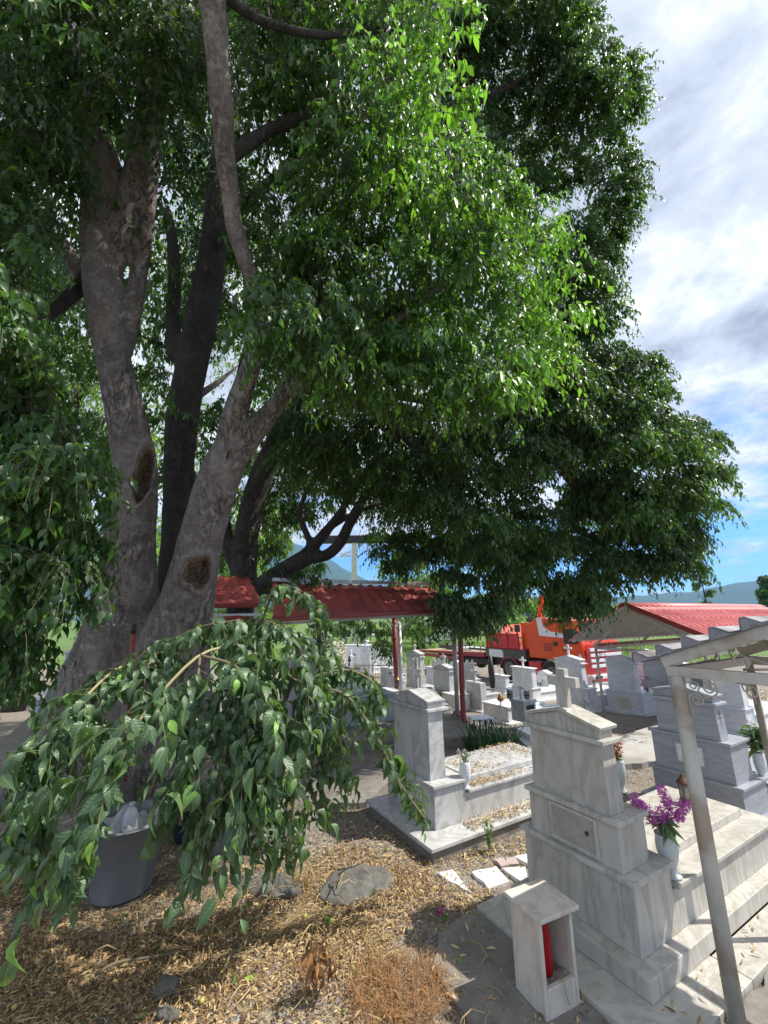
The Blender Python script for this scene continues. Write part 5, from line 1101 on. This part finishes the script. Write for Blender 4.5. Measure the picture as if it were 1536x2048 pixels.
# blue-green roofed shrine canopy on a white post
y=31.; p=at(716,1330,y); t=thing('blue_canopy','small blue-green arched canopy on a white post by the far white wall','canopy',(p.x,y,-1.28)); hh_=lambda v:at(716,v,y).z+1.28; XX=lambda u:at(u,1260,y).x-p.x
obj('roof',MB().prism([(XX(714),0,hh_(1268)),(XX(718),0,hh_(1259)),(XX(728),0,hh_(1256)),(XX(740),0,hh_(1259)),(XX(744),0,hh_(1268))],(0,1.6,0)),mat('blue_sheet',(.10,.26,.32),.4),t); obj('post',MB().tube([(0,.1,0),(0,.1,hh_(1268))],.07,8),M_wpaint,t); obj('rim',MB().box(XX(711),XX(748),-.1,1.7,hh_(1272),hh_(1268.5)),M_wpaint,t)
# house with red roof
y=68.; a=at(1000,1275,y); b=at(1100,1275,y); t=thing('red_roofed_house','low pale house with a red tiled roof behind the truck','house',(a.x,y,-1.28)); Wd=b.x-a.x; H_=lambda v:at(1040,v,y).z+1.28
obj('wall',MB().box(.8,Wd,0,6,0,H_(1274)),rough_mat('render',(.42,.38,.30),(.5,.46,.38),1,.9,.1),t)
obj('roof',MB().prism([(0,-.6,H_(1275)),(Wd+.5,-.6,H_(1275)),(Wd+.5,3,H_(1251)),(1.4,3,H_(1251))],(0,.0,.12)),mat('far_red_tiles',(.55,.10,.06),.7),t)
obj('gable',MB().add([(0,-.6,H_(1275)),(1.4,3,H_(1251)),(0,6,H_(1275)),(.15,-.6,H_(1275)-.1)],[(0,1,2),(0,3,1)]),M_conc,t)
for k in range(3): x=Wd*(.3+.2*k); wn=obj('window',MB().box(x,x+.9,-.04,-.002,.9,2.0),M_glass,t)
# mast with crossbeam
y=38.; p=at(707,1300,y); t=thing('steel_mast','tall cream steel mast carrying a long black crossbeam above the middle canopy','mast',(p.x,y,-1.28)); H_=lambda v:at(707,v,y).z+1.28; XX=lambda u:at(u,1080,y).x-p.x
obj('column',MB().frus(-.27,.27,-.27,.27,0,H_(1084),.05,.05),rough_mat('cream_paint',(.50,.50,.36),(.60,.60,.45),3,.5,.1,.004),t); obj('crossbeam',MB().box(XX(640),XX(862),-.35,.35,H_(1086),H_(1073)),M_black,t,False,.03); obj('beam_trim',MB().box(XX(650),XX(862),-.36,.34,H_(1072.4),H_(1071)),M_wpaint,t)
br=MB(); br.tube([(XX(684),0,H_(1109)),(XX(702),0,H_(1103))],.09,6); br.tube([(XX(684),0,H_(1110)),(XX(702),0,H_(1112))],.09,6); obj('bracket',br,M_wpaint,t); obj('lamp_head',MB().frus(XX(680),XX(687),-.3,.3,H_(1113),H_(1107),.08,.08),M_wpaint,t)
# ------------------------------------------------------------------ background trees
def bgtree(name,label,u,vtop,y,wpx,n,kind='round',ll=.35,m=M_leafb,grp='trees growing behind the cemetery',vbot=None,tint=.4,trunk=True,ns=70):
    zg=float(gz(0,y)); p=at(u,1250,y); top=at(u,vtop,y).z; w=wpx/847*y/2; t=thing(name,label,'tree',(p.x,y,zg),0,grp); H=top-zg; L_=Leafage()
    lo=.18 if vbot is None else (at(u,vbot,y).z-zg)/H
    for i in range(n):
        f=random.random(); zc=H*(lo+(1-lo)*f); q=(zc/H-lo)/(1-lo)
        rr=w*(math.sin(math.pi*min(1,.12+.88*q))**.6 if kind=='round' else (.55+.45*math.sin(math.pi*q)) if kind=='col' else (1-q)*.95+.05)
        a=random.uniform(0,6.28); k=random.uniform(.35,.92)*rr; cr=max(.25,w*.30)
        L_.clump((k*math.cos(a),k*math.sin(a),min(zc,H-cr*.5)),cr,ns,ll,6,tint=random.uniform(tint-.25,tint+.25),Ls=(cr*.5,cr*1.1),twr=.01)
    L_.build('crown',None,t,m,M_twig)
    if trunk:
        mb=MB(); mb.tube([(0,0,-.1),(.1,0,H*.3),(0,.1,H*.6),(0,0,H*.93)],[max(.10,w*.09),w*.07+.05,w*.04+.03,.03],8)
        for k in range(7): a=k*2.4; zz=H*(lo+.05+.08*k); mb.tube([(0,0,zz),(w*.3*math.cos(a),w*.3*math.sin(a),zz+H*.06),(w*.6*math.cos(a),w*.6*math.sin(a),zz+H*.13)],[w*.04+.02,w*.025+.015,.015],6)
        obj('trunk',mb,M_barkd,t,True)
    return t
bgtree('broadleaf_tree','bright green tree filling the gaps left of the great trunk',60,560,13,420,34,ll=.20,ns=80)
bgtree('broadleaf_tree','sunlit yellow-green tree seen between the two left stems',330,330,16,420,44,ll=.22,tint=.7,ns=80)
bgtree('broadleaf_tree','bright tree low behind the dark leaning trunk',520,1000,19,200,20,ll=.24,tint=.6)
bgtree('broadleaf_tree','yellow-green tree beyond the middle canopy roof ridge',840,1090,46,190,22,ll=.5,tint=.6)
bgtree('bushy_tree','light green bushy tree left of the red headboard of the truck',935,1200,74,110,18,ll=.6,tint=.6)
bgtree('bushy_tree','sunny green bushy tree above the red-roofed house',1010,1180,80,130,20,ll=.6,tint=.65)
bgtree('bushy_tree','green tree right behind the orange cab',1085,1195,84,130,18,ll=.6,tint=.4)
bgtree('bushy_tree','bushy tree far left below the crown, behind the curtain of leaves',-40,900,22,400,24,ll=.3,tint=.4)
bgtree('poplar_tree','tall slim poplar in the distance right of the drooping crown',1421,1096,110,34,26,'col',ll=.6,tint=.3,m=M_leafb)
bgtree('conifer_tree','dark green conifer at the right edge above the red roof',1552,1150,70,60,20,'cone',ll=.5,m=M_leaf,tint=.3)
for i,(u,vt,y,w_) in enumerate([(1150,1215,90,90),(1240,1210,95,120),(1330,1212,100,110)]): bgtree('bushy_tree',['dark far shrubbery directly behind the truck cab','far shrubbery above the plain white tomb','far shrubbery behind the pink roof ridge'][i],u,vt,y,w_,9,ll=.7,tint=.3)
# ------------------------------------------------------------------ bucket, bags, tool
bc=atz(243,1778,.03); t=thing('grey_bin','large grey plastic bucket-shaped bin under the drooping branch','bin',bc)
hb_=height(bc,1632)-bc.z; hb_=max(.5,min(.68,hb_)); rb=.215; rt=.30
obj('body',MB().lathe([(rb*.96,0),(rb,.02),(rt*.93,hb_*.86),(rt*.965,hb_*.87),(rt*.98,hb_*.965),(rt*1.05,hb_*.97),(rt*1.06,hb_),(rt*.96,hb_),(rt*.93,hb_*.9),(rb*.93,.04),(.01,.035)],(0,0,0),48,False),M_bucket,t,True)
hm=MB(); 
for s_ in (-1,1): hm.tube([(s_*rt*1.04,-.07,hb_-.01),(s_*rt*1.22,-.05,hb_-.03),(s_*rt*1.22,.05,hb_-.03),(s_*rt*1.04,.07,hb_-.01)],.014,8)
obj('handle',hm,M_bucket,t,True)
lm=MB(); X,Y=np.meshgrid(np.linspace(-1,1,14),np.linspace(-1,1,14)); V=[(rt*.86*x*math.sqrt(1-y*y/2),rt*.86*y*math.sqrt(1-x*x/2),hb_*.90+.05*math.sin(5*x+2)*math.cos(4*y)+.03*math.sin(11*x+3*y)) for x,y in zip(X.ravel(),Y.ravel())]
tag(npobj('crumpled_bag',np.array(V)+np.array(bc),np.array([(i*14+j,i*14+j+1,(i+1)*14+j+1,(i+1)*14+j) for i in range(13) for j in range(13)]),M_wplastic,None,None,True),'crumpled white plastic bag filling the grey bin','bag')
wb_=obj('white_jug',MB().lathe([(.05,0),(.052,.02),(.052,.10),(.035,.14),(.018,.15),(.018,.17),(.021,.17),(.021,.19)],(0,0,0),20),M_wplastic,None,True); wb_.location=bc+Vector((.03,-.05,hb_*.86)); tag(wb_,'white plastic jug sticking out of the grey bin','jug')
bb=atz(352,1725,.0); o=obj('black_bucket',MB().lathe([(.15,0),(.155,.02),(.20,.36),(.215,.37),(.215,.40),(.19,.40),(.14,.03)],(0,0,0),32,False),M_bag,None,True); o.location=bb+Vector((-.05,.35,0)); tag(o,'dark blue-black bucket behind the grey bin','bucket')
# red handled tool leaning on the trunk
a_=P3(268,1249,4.5); b_=P3(262,1338,4.45); c_=P3(252,1560,4.35); t=thing('hand_tool','red-handled garden tool with a black grip leaning on the trunk','tool',c_)
obj('handle',MB().tube([Vector((0,0,0))+ (b_-c_)*0,(b_-c_),(a_-c_)*.82+(b_-c_)*.18],.022,10),M_redpipe,t,True); obj('grip',MB().tube([(a_-c_)*.80+(b_-c_)*.2,(a_-c_)],[.026,.024],10),M_black,t,True)
obj('blade',MB().box(-.09,.09,-.008,.008,-.2,.02),M_chassis,t,False,.004)
# ------------------------------------------------------------------ stones
def rock(label,p,rx,ry,rzz,seed,m=M_rock,rz=0,flat=1.):
    r=np.random.default_rng(seed); mb=MB(); n,k=30,16; ph=r.uniform(0,6,8)
    for i in range(k+1):
        th=math.pi*i/k
        for j in range(n):
            a=2*math.pi*j/n; s=1+.09*math.sin(2*a+ph[0])+.06*math.sin(3*a+ph[1]+th)+.05*math.sin(5*a+ph[2])*math.sin(3*th+ph[3])+.02*math.sin(9*a+7*th)
            st=math.sin(th)**.6 if flat>1 else math.sin(th); mb.v.append((rx*s*st*math.cos(a),ry*s*st*math.sin(a),rzz*math.cos(th)*s))
    mb.f=[(i*n+j,i*n+(j+1)%n,(i+1)*n+(j+1)%n,(i+1)*n+j) for i in range(k) for j in range(n)]
    o=obj('rock',mb,m,None,True); ss=o.modifiers.new('s','SUBSURF'); ss.levels=ss.render_levels=1; tx=bpy.data.textures.new('n','CLOUDS'); tx.noise_scale=.06; dm=o.modifiers.new('d','DISPLACE'); dm.texture=tx; dm.strength=.045; dm.texture_coords='LOCAL'; o.location=p; o.rotation_euler=(0,0,rz); return tag(o,label,'rock')
rock('flat round grey stone embedded in the ground below the branch tip',atz(718,1768,0)+Vector((-.02,0,.0)),.30,.25,.04,3,M_rock,.3,2)
rock('long low grey stone at the tips of the drooping leaves',atz(640,1755,0)+Vector((-.42,-.10,.0)),.30,.12,.05,5,M_rock,-.5)
rock('pale lump of stone under the drooping leaves, behind the long low stone',atz(520,1690,0)+Vector((0,.05,.03)),.30,.20,.12,7,M_rock,.2)
rock('rounded stone beside the grey bin, nearest of the stones by the trunk',atz(430,1700,0)+Vector((0,.0,.03)),.20,.16,.12,8,M_rock,.9)
rock('small half-buried grey rock in the fallen leaves at bottom left',atz(330,1985,0)+Vector((0,0,.02)),.075,.055,.05,9,M_rock,.4)
rock('smaller pale rock at the bottom edge among the fallen leaves',atz(335,2035,0)+Vector((0,0,.01)),.07,.04,.03,12,M_rock,-.3)
rock('dark stone at the edge of the leaf bed under the branch',atz(560,1775,0)+Vector((0,0,.01)),.22,.08,.06,14,M_rock,-.4)
for i,(lab,px) in enumerate([('triangular broken marble paving piece, leftmost',[(872,1744),(905,1738),(944,1785),(938,1783)]),
   ('four-sided broken marble paving piece in the middle',[(943,1742),(994,1732),(1018,1762),(978,1775)]),
   ('wedge-shaped broken marble paving piece by the big tomb',[(1005,1735),(1052,1733),(1056,1762),(1042,1765)]),
   ('pinkish broken marble piece at the back',[(985,1716),(1033,1712),(1040,1728),(1000,1731)]),
   ('slim white broken marble piece against the big tomb',[(1028,1712),(1056,1706),(1056,1728)])]):
    tag(slab('marble_paving_piece',px,-.02,.014+.001*i,M_white if i!=3 else rough_mat('pink_marble',(.42,.32,.30),(.52,.42,.40),5,.6,.1),.002,.06),lab,'paving piece','broken marble paving pieces')
# ------------------------------------------------------------------ dead twigs, plants
def twigthing(label,pts,r,m=M_twig,name='fallen_twig',n=14):
    mb=MB()
    for P in pts: q=spl([tuple(p) for p in P],n); mb.tube(q,[r*(1-.7*i/n) for i in range(n)],6)
    return tag(obj(name,mb,m,None,True),label,'twig')
twigthing('long crooked dead stick lying across the fallen leaves',[[atz(190,1950,.03),atz(235,1925,.04),atz(300,1915,.03),atz(350,1905,.03),atz(375,1903,.02)]],.012)
twigthing('thin curved dead root near the small rock',[[atz(345,1952,.02),atz(360,1970,.03),atz(385,1982,.02),atz(408,1984,.02)]],.006)
twigthing('short dark stick standing beside the flat stone',[[atz(678,1800,-.01),atz(682,1765,.02),atz(676,1740,.12)],[atz(676,1740,.12),atz(700,1735,.20),atz(728,1725,.26)],[atz(677,1750,.1),atz(690,1740,.22),atz(700,1735,.34)]],.006)
twigthing('thin dead upright sapling stem in the dry grass',[[atz(655,1900,0),P3(652,1820,3.25),P3(645,1770,3.25)],[P3(652,1830,3.25),P3(662,1800,3.2),P3(672,1775,3.2)]],.005)
M_dry=leafmat('dry_leaf',(.17,.095,.045),(.56,.40,.21),(.68,.54,.30),False,.15,.8,.2)
M_dryb=leafmat('dead_stalk',(.22,.10,.04),(.40,.22,.10),(.40,.24,.10),False,.2,.8,.2)
M_straw=leafmat('straw',(.34,.22,.10),(.52,.38,.19),(.5,.38,.2),False,.2,.8,.2)
def blades(name,c,n,h,spread,wd,m,parent=None,bend=.5,lean=(0,0),r0=.05):
    k=5; a=rng.uniform(0,6.28,n); rad=r0*np.sqrt(rng.uniform(0,1,n)); a2=a if r0<.05 else rng.uniform(0,6.28,n); base=np.stack([c[0]+rad*np.cos(a2),c[1]+rad*np.sin(a2)*.8,np.full(n,c[2])],1)
    dr=np.stack([np.cos(a)*spread*rng.uniform(.2,1,n)+lean[0],np.sin(a)*spread*rng.uniform(.2,1,n)+lean[1]],1); hs=h*rng.uniform(.35,1.1,n); sd=np.stack([-np.sin(a),np.cos(a)],1)
    V=np.zeros((n,k,2,3)); 
    for j in range(k):
        t=j/(k-1); w=wd*(1-t**2)*.5+.0004; p=np.zeros((n,3)); p[:,:2]=base[:,:2]+dr*(t**1.6)[...] if False else base[:,:2]+dr*(t**1.6); p[:,2]=base[:,2]+hs*(t-bend*t*t*.5)
        for s,sg in enumerate((-1,1)): V[:,j,s]=p; V[:,j,s,:2]+=sd*sg*w
    F=[]; 
    for j in range(k-1): F.append((2*j,2*j+1,2*j+3,2*j+2))
    F=np.array(F)[None]+(np.arange(n)*k*2)[:,None,None]
    return npobj(name,V.reshape(-1,3),F.reshape(-1,4),m,parent,{'tint':np.repeat(rng.uniform(.1,.9,n),k*2)},True)
ic=G(985,1506); t=thing('iris_clump','clump of dark green sword-shaped iris leaves behind the streaked tomb','plant',(ic.x,ic.y,0)); M_iris=leafmat('iris_leaf',(.018,.06,.02),(.03,.10,.03),(.08,.22,.04),False,.2,.35)
blades('leaves',(0,0,0),260,.74,.36,.022,M_iris,t,.8,(0,0),.42)
w_=atz(978,1700,.0); t=thing('weed','small leafy weed growing against the side of the streaked tomb footing','plant',w_); mb=MB(); L_=Leafage()
for k in range(6):
    a=random.uniform(0,6.28); q=spl([(0,0,0),(.03*math.cos(a),.03*math.sin(a),.10),(.06*math.cos(a),.05*math.sin(a),random.uniform(.18,.30))],10); mb.tube(q,.002,4)
    P=np.array([tuple(p) for p in q[2:]]); P=np.repeat(P,2,0); n=len(P); D=rng.normal(0,.7,(n,3)); D[:,2]+=.3; L_.put(leaves(P,D,rng.normal(0,.4,(n,3))+[0,0,1],rng.uniform(.025,.045,n),TF,rng.uniform(.2,.8,n),1.2))
obj('stem',mb,M_twigg,t); L_.build('leaves',None,t,M_leafb,None)
dp_=atz(632,2005,0); t=thing('withered_plant','withered rust-brown plant with curled hanging leaves at the bottom','dead plant',dp_); mb=MB(); L_=Leafage()
for k in range(9):
    a=random.uniform(0,6.28); r_=random.uniform(.01,.07); q=spl([(0,0,0),(r_*math.cos(a),r_*math.sin(a),.14),(r_*1.5*math.cos(a)+.02,r_*1.3*math.sin(a),random.uniform(.2,.34))],8); mb.tube(q,.003,4)
    P=np.array([tuple(p) for p in q[3:]]); P=P[rng.random(len(P))<.75]; n=len(P); D=rng.normal(0,.45,(n,3)); D[:,2]-=.9; L_.put(leaves(P,D,rng.normal(0,1,(n,3)),rng.uniform(.06,.17,n),TN,rng.uniform(.0,.7,n),.55))
obj('stem',mb,M_twig,t); L_.build('leaves',None,t,M_dryb,None)
t=thing('dry_grass_tuft','rusty brown tuft of fine dead grass beside the withered plant','dry grass',atz(800,1985,0)); blades('blades',(0,0,0),900,.13,.16,.0028,M_dryb,t,1.0,(.02,0),.30)
t=thing('dry_grass_tuft','pale straw grass bent over beneath the long low stone','dry grass',atz(560,1850,0)); blades('blades',(0,0,0),160,.09,.16,.004,M_straw,t,1.5,(.12,-.02),.18)
t=thing('dry_grass_tuft','thin yellow-green dry blades under the branch tip','dry grass',atz(600,1775,0)); blades('blades',(0,0,0),60,.26,.12,.005,M_straw,t,1.0,(0,0),.08)
t=thing('dry_grass_tuft','faded straw tuft among the leaves in the middle of the foreground','dry grass',atz(700,1880,0)); blades('blades',(0,0,0),160,.09,.14,.003,M_straw,t,1.3,(.02,0),.24)
pt=atz(878,1826,.01); t=thing('fallen_petals','scrap of magenta petals on the ground','petals',pt); petals('blossom',[(0,0,.01),(.02,.01,.012),(-.015,.01,.01)],.012,10,.02,(.50,.03,.30),t)
for lab,u,v in (('yellow-green fallen fruit beside the crooked stick',403,2010),('pale yellow fallen fruit at the bottom left corner',28,2022),('yellow fallen fruit near the straw grass',610,1838),('yellow-green fallen leaf ball left of the bin',60,1705)):
    o=obj('fallen_fruit',MB().lathe([(.002,-.013),(.011,-.009),(.016,0),(.012,.010),(.003,.014)],(0,0,0),12),mat('fruit',(.42,.40,.10),.5) if 'fruit' not in bpy.data.materials else bpy.data.materials['fruit'],None,True); o.location=atz(u,v,.0)+Vector((0,0,.018)); tag(o,lab,'fruit')
# ------------------------------------------------------------------ litter: dry leaves and gravel (uncountable)
def strip_tm():
    V=[];F=[]
    for i,(x,w) in enumerate([(0,.02),(.3,.10),(.65,.095),(1,.01)]):
        z=.16*math.sin(x*3.1); V+=[(x,-w,z+.05),(x,w,z+.06)]
        if i: a=2*i; F+=[(a-2,a-1,a+1),(a-2,a+1,a)]
    V=np.array(V); return V,np.array(F),np.zeros(len(V)),V[:,0]
TS=strip_tm()
def keepout(P):
    d=P-np.array([O1.x,O1.y]); x=d@np.array(LD[:2]); y=d@np.array(WD[:2]); k=~((x>-.38)&(x<2.4)&(y>-.32)&(y<1.03))
    d=P-np.array([O2.x,O2.y]); x=d@np.array(LD[:2]); y=d@np.array(WD[:2]); k&=~((x>-.22)&(x<2.3)&(y>-.23)&(y<.99))
    e=((P[:,0]-.86)/.48)**2+((P[:,1]-4.13)/.24)**2; k&=(e>1)|(rng.random(len(P))<.22)
    d=P-np.array([bc.x,bc.y]); k&=(np.hypot(d[:,0],d[:,1])>.24)
    return k
def scatter(n,x0,x1,y0,y1,dens):
    P=np.stack([rng.uniform(x0,x1,n),rng.uniform(y0,y1,n)],1); return P[(rng.random(n)<dens(P))&keepout(P)]
def nz(P,f,s=0): return .5+.25*(np.sin(P[:,0]*f+s+1.7*np.sin(P[:,1]*f*.8+s))+np.sin(P[:,1]*f*1.1-s+1.3*np.sin(P[:,0]*f*.9)))
def gzz(P): return .012*np.sin(P[:,0]*3.1+np.sin(P[:,1]*2.3))*np.sin(P[:,1]*3.7)-.012+.13*np.exp(-(((P[:,0]+3.4)/1.6)**2+((P[:,1]-5.6)/1.5)**2))
def litter(P,size,zoff,m,name,lab=None,tm=TS,thk=.02,tlo=0,thi=1,width=1.0,parent=None,kind='stuff'):
    n=len(P); z=(gzz(P) if zoff is None else np.full(n,zoff))+rng.uniform(.002,thk,n); a=rng.uniform(0,6.28,n); D=np.stack([np.cos(a),np.sin(a),rng.normal(0,.22,n)],1); N=rng.normal(0,.5,(n,3))+[0,0,1]
    V,F,t_,rb,al=leaves(np.c_[P,z],D,N,size*rng.uniform(.5,1.2,n),tm,rng.uniform(tlo,thi,n)**1.3,width); o=npobj(name,V,F,m,parent,{'tint':t_},True)
    if not parent: tag(o,None,None,None,kind)
    return o
def dens1(P):
    u=P[:,0]; conc=((P[:,0]-.45)/.42)**2+((P[:,1]-3.15)/.52)**2
    d=np.clip(.02+1.25*nz(P,2.3)*(.5+.9*nz(P,6.5,3)),0,1)*np.where(P[:,1]>4.1,np.clip(1-(P[:,1]-4.1)*1.3,.12,1),1)
    return d*np.where(conc<1,.08,1)
P=scatter(175000,-4.6,1.0,2.0,5.2,dens1); litter(P,.037,None,M_dry,'leaf_litter')
P=scatter(3500,-4.2,1.2,2.0,5.4,lambda P:nz(P,3,2)); litter(P,.066,None,M_dry,'leaf_litter',thk=.03,width=1.1)
P=scatter(4500,.3,1.7,3.6,4.7,lambda P:np.clip(nz(P,4,1)*1.2,0,1)); litter(P,.05,None,M_dry,'leaf_litter',thi=1)
P=scatter(260,-4,1.0,2.1,4.6,lambda P:np.ones(len(P))); litter(P,.075,None,M_leafb,'leaf_litter',tm=TF,thk=.03,width=1.2)
P=scatter(2600,-3.5,.6,2.0,4.2,lambda P:nz(P,2,5)); litter(P,.16,None,M_straw,'straw_litter',thk=.03,width=.16)
# leaves on the tomb ledges
def onT2(n,x0,x1,y0,y1,z,f=3):
    x=rng.uniform(x0,x1,n); y=rng.uniform(y0,y1,n); k=rng.random(n)<np.clip(1.3*(.5+.5*np.sin(x*f+3*y))+.1,0,1); x,y=x[k],y[k]; return np.stack([O2.x+LD.x*x+WD.x*y,O2.y+LD.y*x+WD.y*y],1)
for a in [(1300,.62,1.8,.16,.72,.448),(700,.42,1.95,.0,.10,.390),(900,.3,1.9,-.20,-.03,.121),(300,.4,.56,.05,.8,.39)]:
    P=onT2(*a); litter(P,.045,a[5],M_dry,'leaf_litter',thk=.028)
P=np.array([tuple(L1(random.uniform(-.3,2),random.uniform(-.28,-.12)))[:2] for _ in range(60)]); litter(P,.05,.036,M_dry,'leaf_litter',thk=.006)
# litter lying on the pink roof
def pebbles(n,x0,x1,y0,y1,smin,smax,m,name,dens=lambda P:np.ones(len(P)),tl=0):
    P=scatter(n,x0,x1,y0,y1,dens); k=len(P); s=rng.uniform(smin,smax,k)*rng.uniform(.5,1,k)
    B=np.array([(1,0,0),(-1,0,0),(0,1,0),(0,-1,0),(0,0,.7),(0,0,-.7)]); Fb=np.array([(0,2,4),(2,1,4),(1,3,4),(3,0,4),(2,0,5),(1,2,5),(3,1,5),(0,3,5)])
    V=B[None]*s[:,None,None]*rng.uniform(.6,1.3,(k,6,1)); a=rng.uniform(0,6.28,k); c,sn=np.cos(a)[:,None],np.sin(a)[:,None]; V=np.stack([V[...,0]*c-V[...,1]*sn,V[...,0]*sn+V[...,1]*c,V[...,2]],-1)
    z=gz(P[:,0],P[:,1])+np.where(P[:,1]<6.5,gzz(P),-.01)+s*.2; V+=np.c_[P,z][:,None,:]; F=Fb[None]+(np.arange(k)*6)[:,None,None]
    o=npobj(name,V.reshape(-1,3),F.reshape(-1,3),m,None,{'tint':np.repeat(rng.random(k),6)}); tag(o,None,None,None,'stuff')
def pebmat():
    m=mat('pebble',(.3,.28,.25),.85); nt=m.node_tree; at_=nt.nodes.new('ShaderNodeAttribute'); at_.attribute_name='tint'; r=ramp(nt,at_.outputs['Fac'],[(0,(.10,.085,.075)),(.5,(.24,.21,.18)),(.85,(.38,.35,.32)),(1,(.6,.58,.55))]); nt.links.new(r.outputs[0],nt.nodes['Principled BSDF'].inputs['Base Color']); return m
M_peb=pebmat()
pebbles(16000,-3,3,2.0,7.5,.004,.010,M_peb,'gravel'); pebbles(600,-3,3,2.0,7.5,.010,.022,M_peb,'gravel'); pebbles(6000,2.5,6,6,10,.008,.018,M_peb,'gravel')
# grass verge beyond the truck
V=[];n=9000; P=np.stack([rng.uniform(-12,30,n),rng.uniform(30,58,n)],1); gb=blades('tmp',(0,0,0),4,.1,.1,.01,M_iris); bpy.data.objects.remove(gb)
a=rng.uniform(0,6.28,n); h=rng.uniform(.15,.4,n); w=.05; B=np.stack([np.stack([P[:,0]-w*np.cos(a),P[:,1]-w*np.sin(a),np.full(n,-1.3)],1),np.stack([P[:,0]+w*np.cos(a),P[:,1]+w*np.sin(a),np.full(n,-1.3)],1),np.stack([P[:,0]+.1*np.sin(a),P[:,1],-1.3+h],1)],1)
M_grass=leafmat('field_grass',(.10,.20,.03),(.17,.28,.05),(.3,.45,.06),False,.3,.6); o=npobj('grass',B.reshape(-1,3),np.arange(n*3).reshape(-1,3),M_grass,None,{'tint':np.repeat(rng.random(n),3)}); tag(o,None,None,None,'stuff')
# litter on the right canopy roof, in the roof's own frame
n=1500; x=rng.uniform(1.2,6.5,n); q=rng.uniform(.1,1,n); k=rng.random(n)<np.clip((x-1.0)/3.5,0,1)*(.4+.6*np.sin(x*7)**2); x,q=x[k],q[k]
rv=np.array(ridge); ev=np.array(eR); Pl=np.stack([x,rv[1]+(ev[1]-rv[1])*q,rv[2]+(ev[2]-rv[2])*q+.04],1); a=rng.uniform(0,6.28,len(x)); D=np.stack([np.cos(a),np.sin(a),0*a],1); N=rng.normal(0,.4,(len(x),3))+[0,0,1]
V,F,t_,rb,al=leaves(Pl,D,N,.06,TS,rng.uniform(0,.8,len(x))); cz,sz=math.cos(AZ),math.sin(AZ); V=np.stack([V[:,0]*cz-V[:,1]*sz+p0.x,V[:,0]*sz+V[:,1]*cz+p0.y,V[:,2]+p0.z],1); o=npobj('leaf_litter',V,F,M_dry,None,{'tint':t_}); tag(o,None,None,None,'stuff')
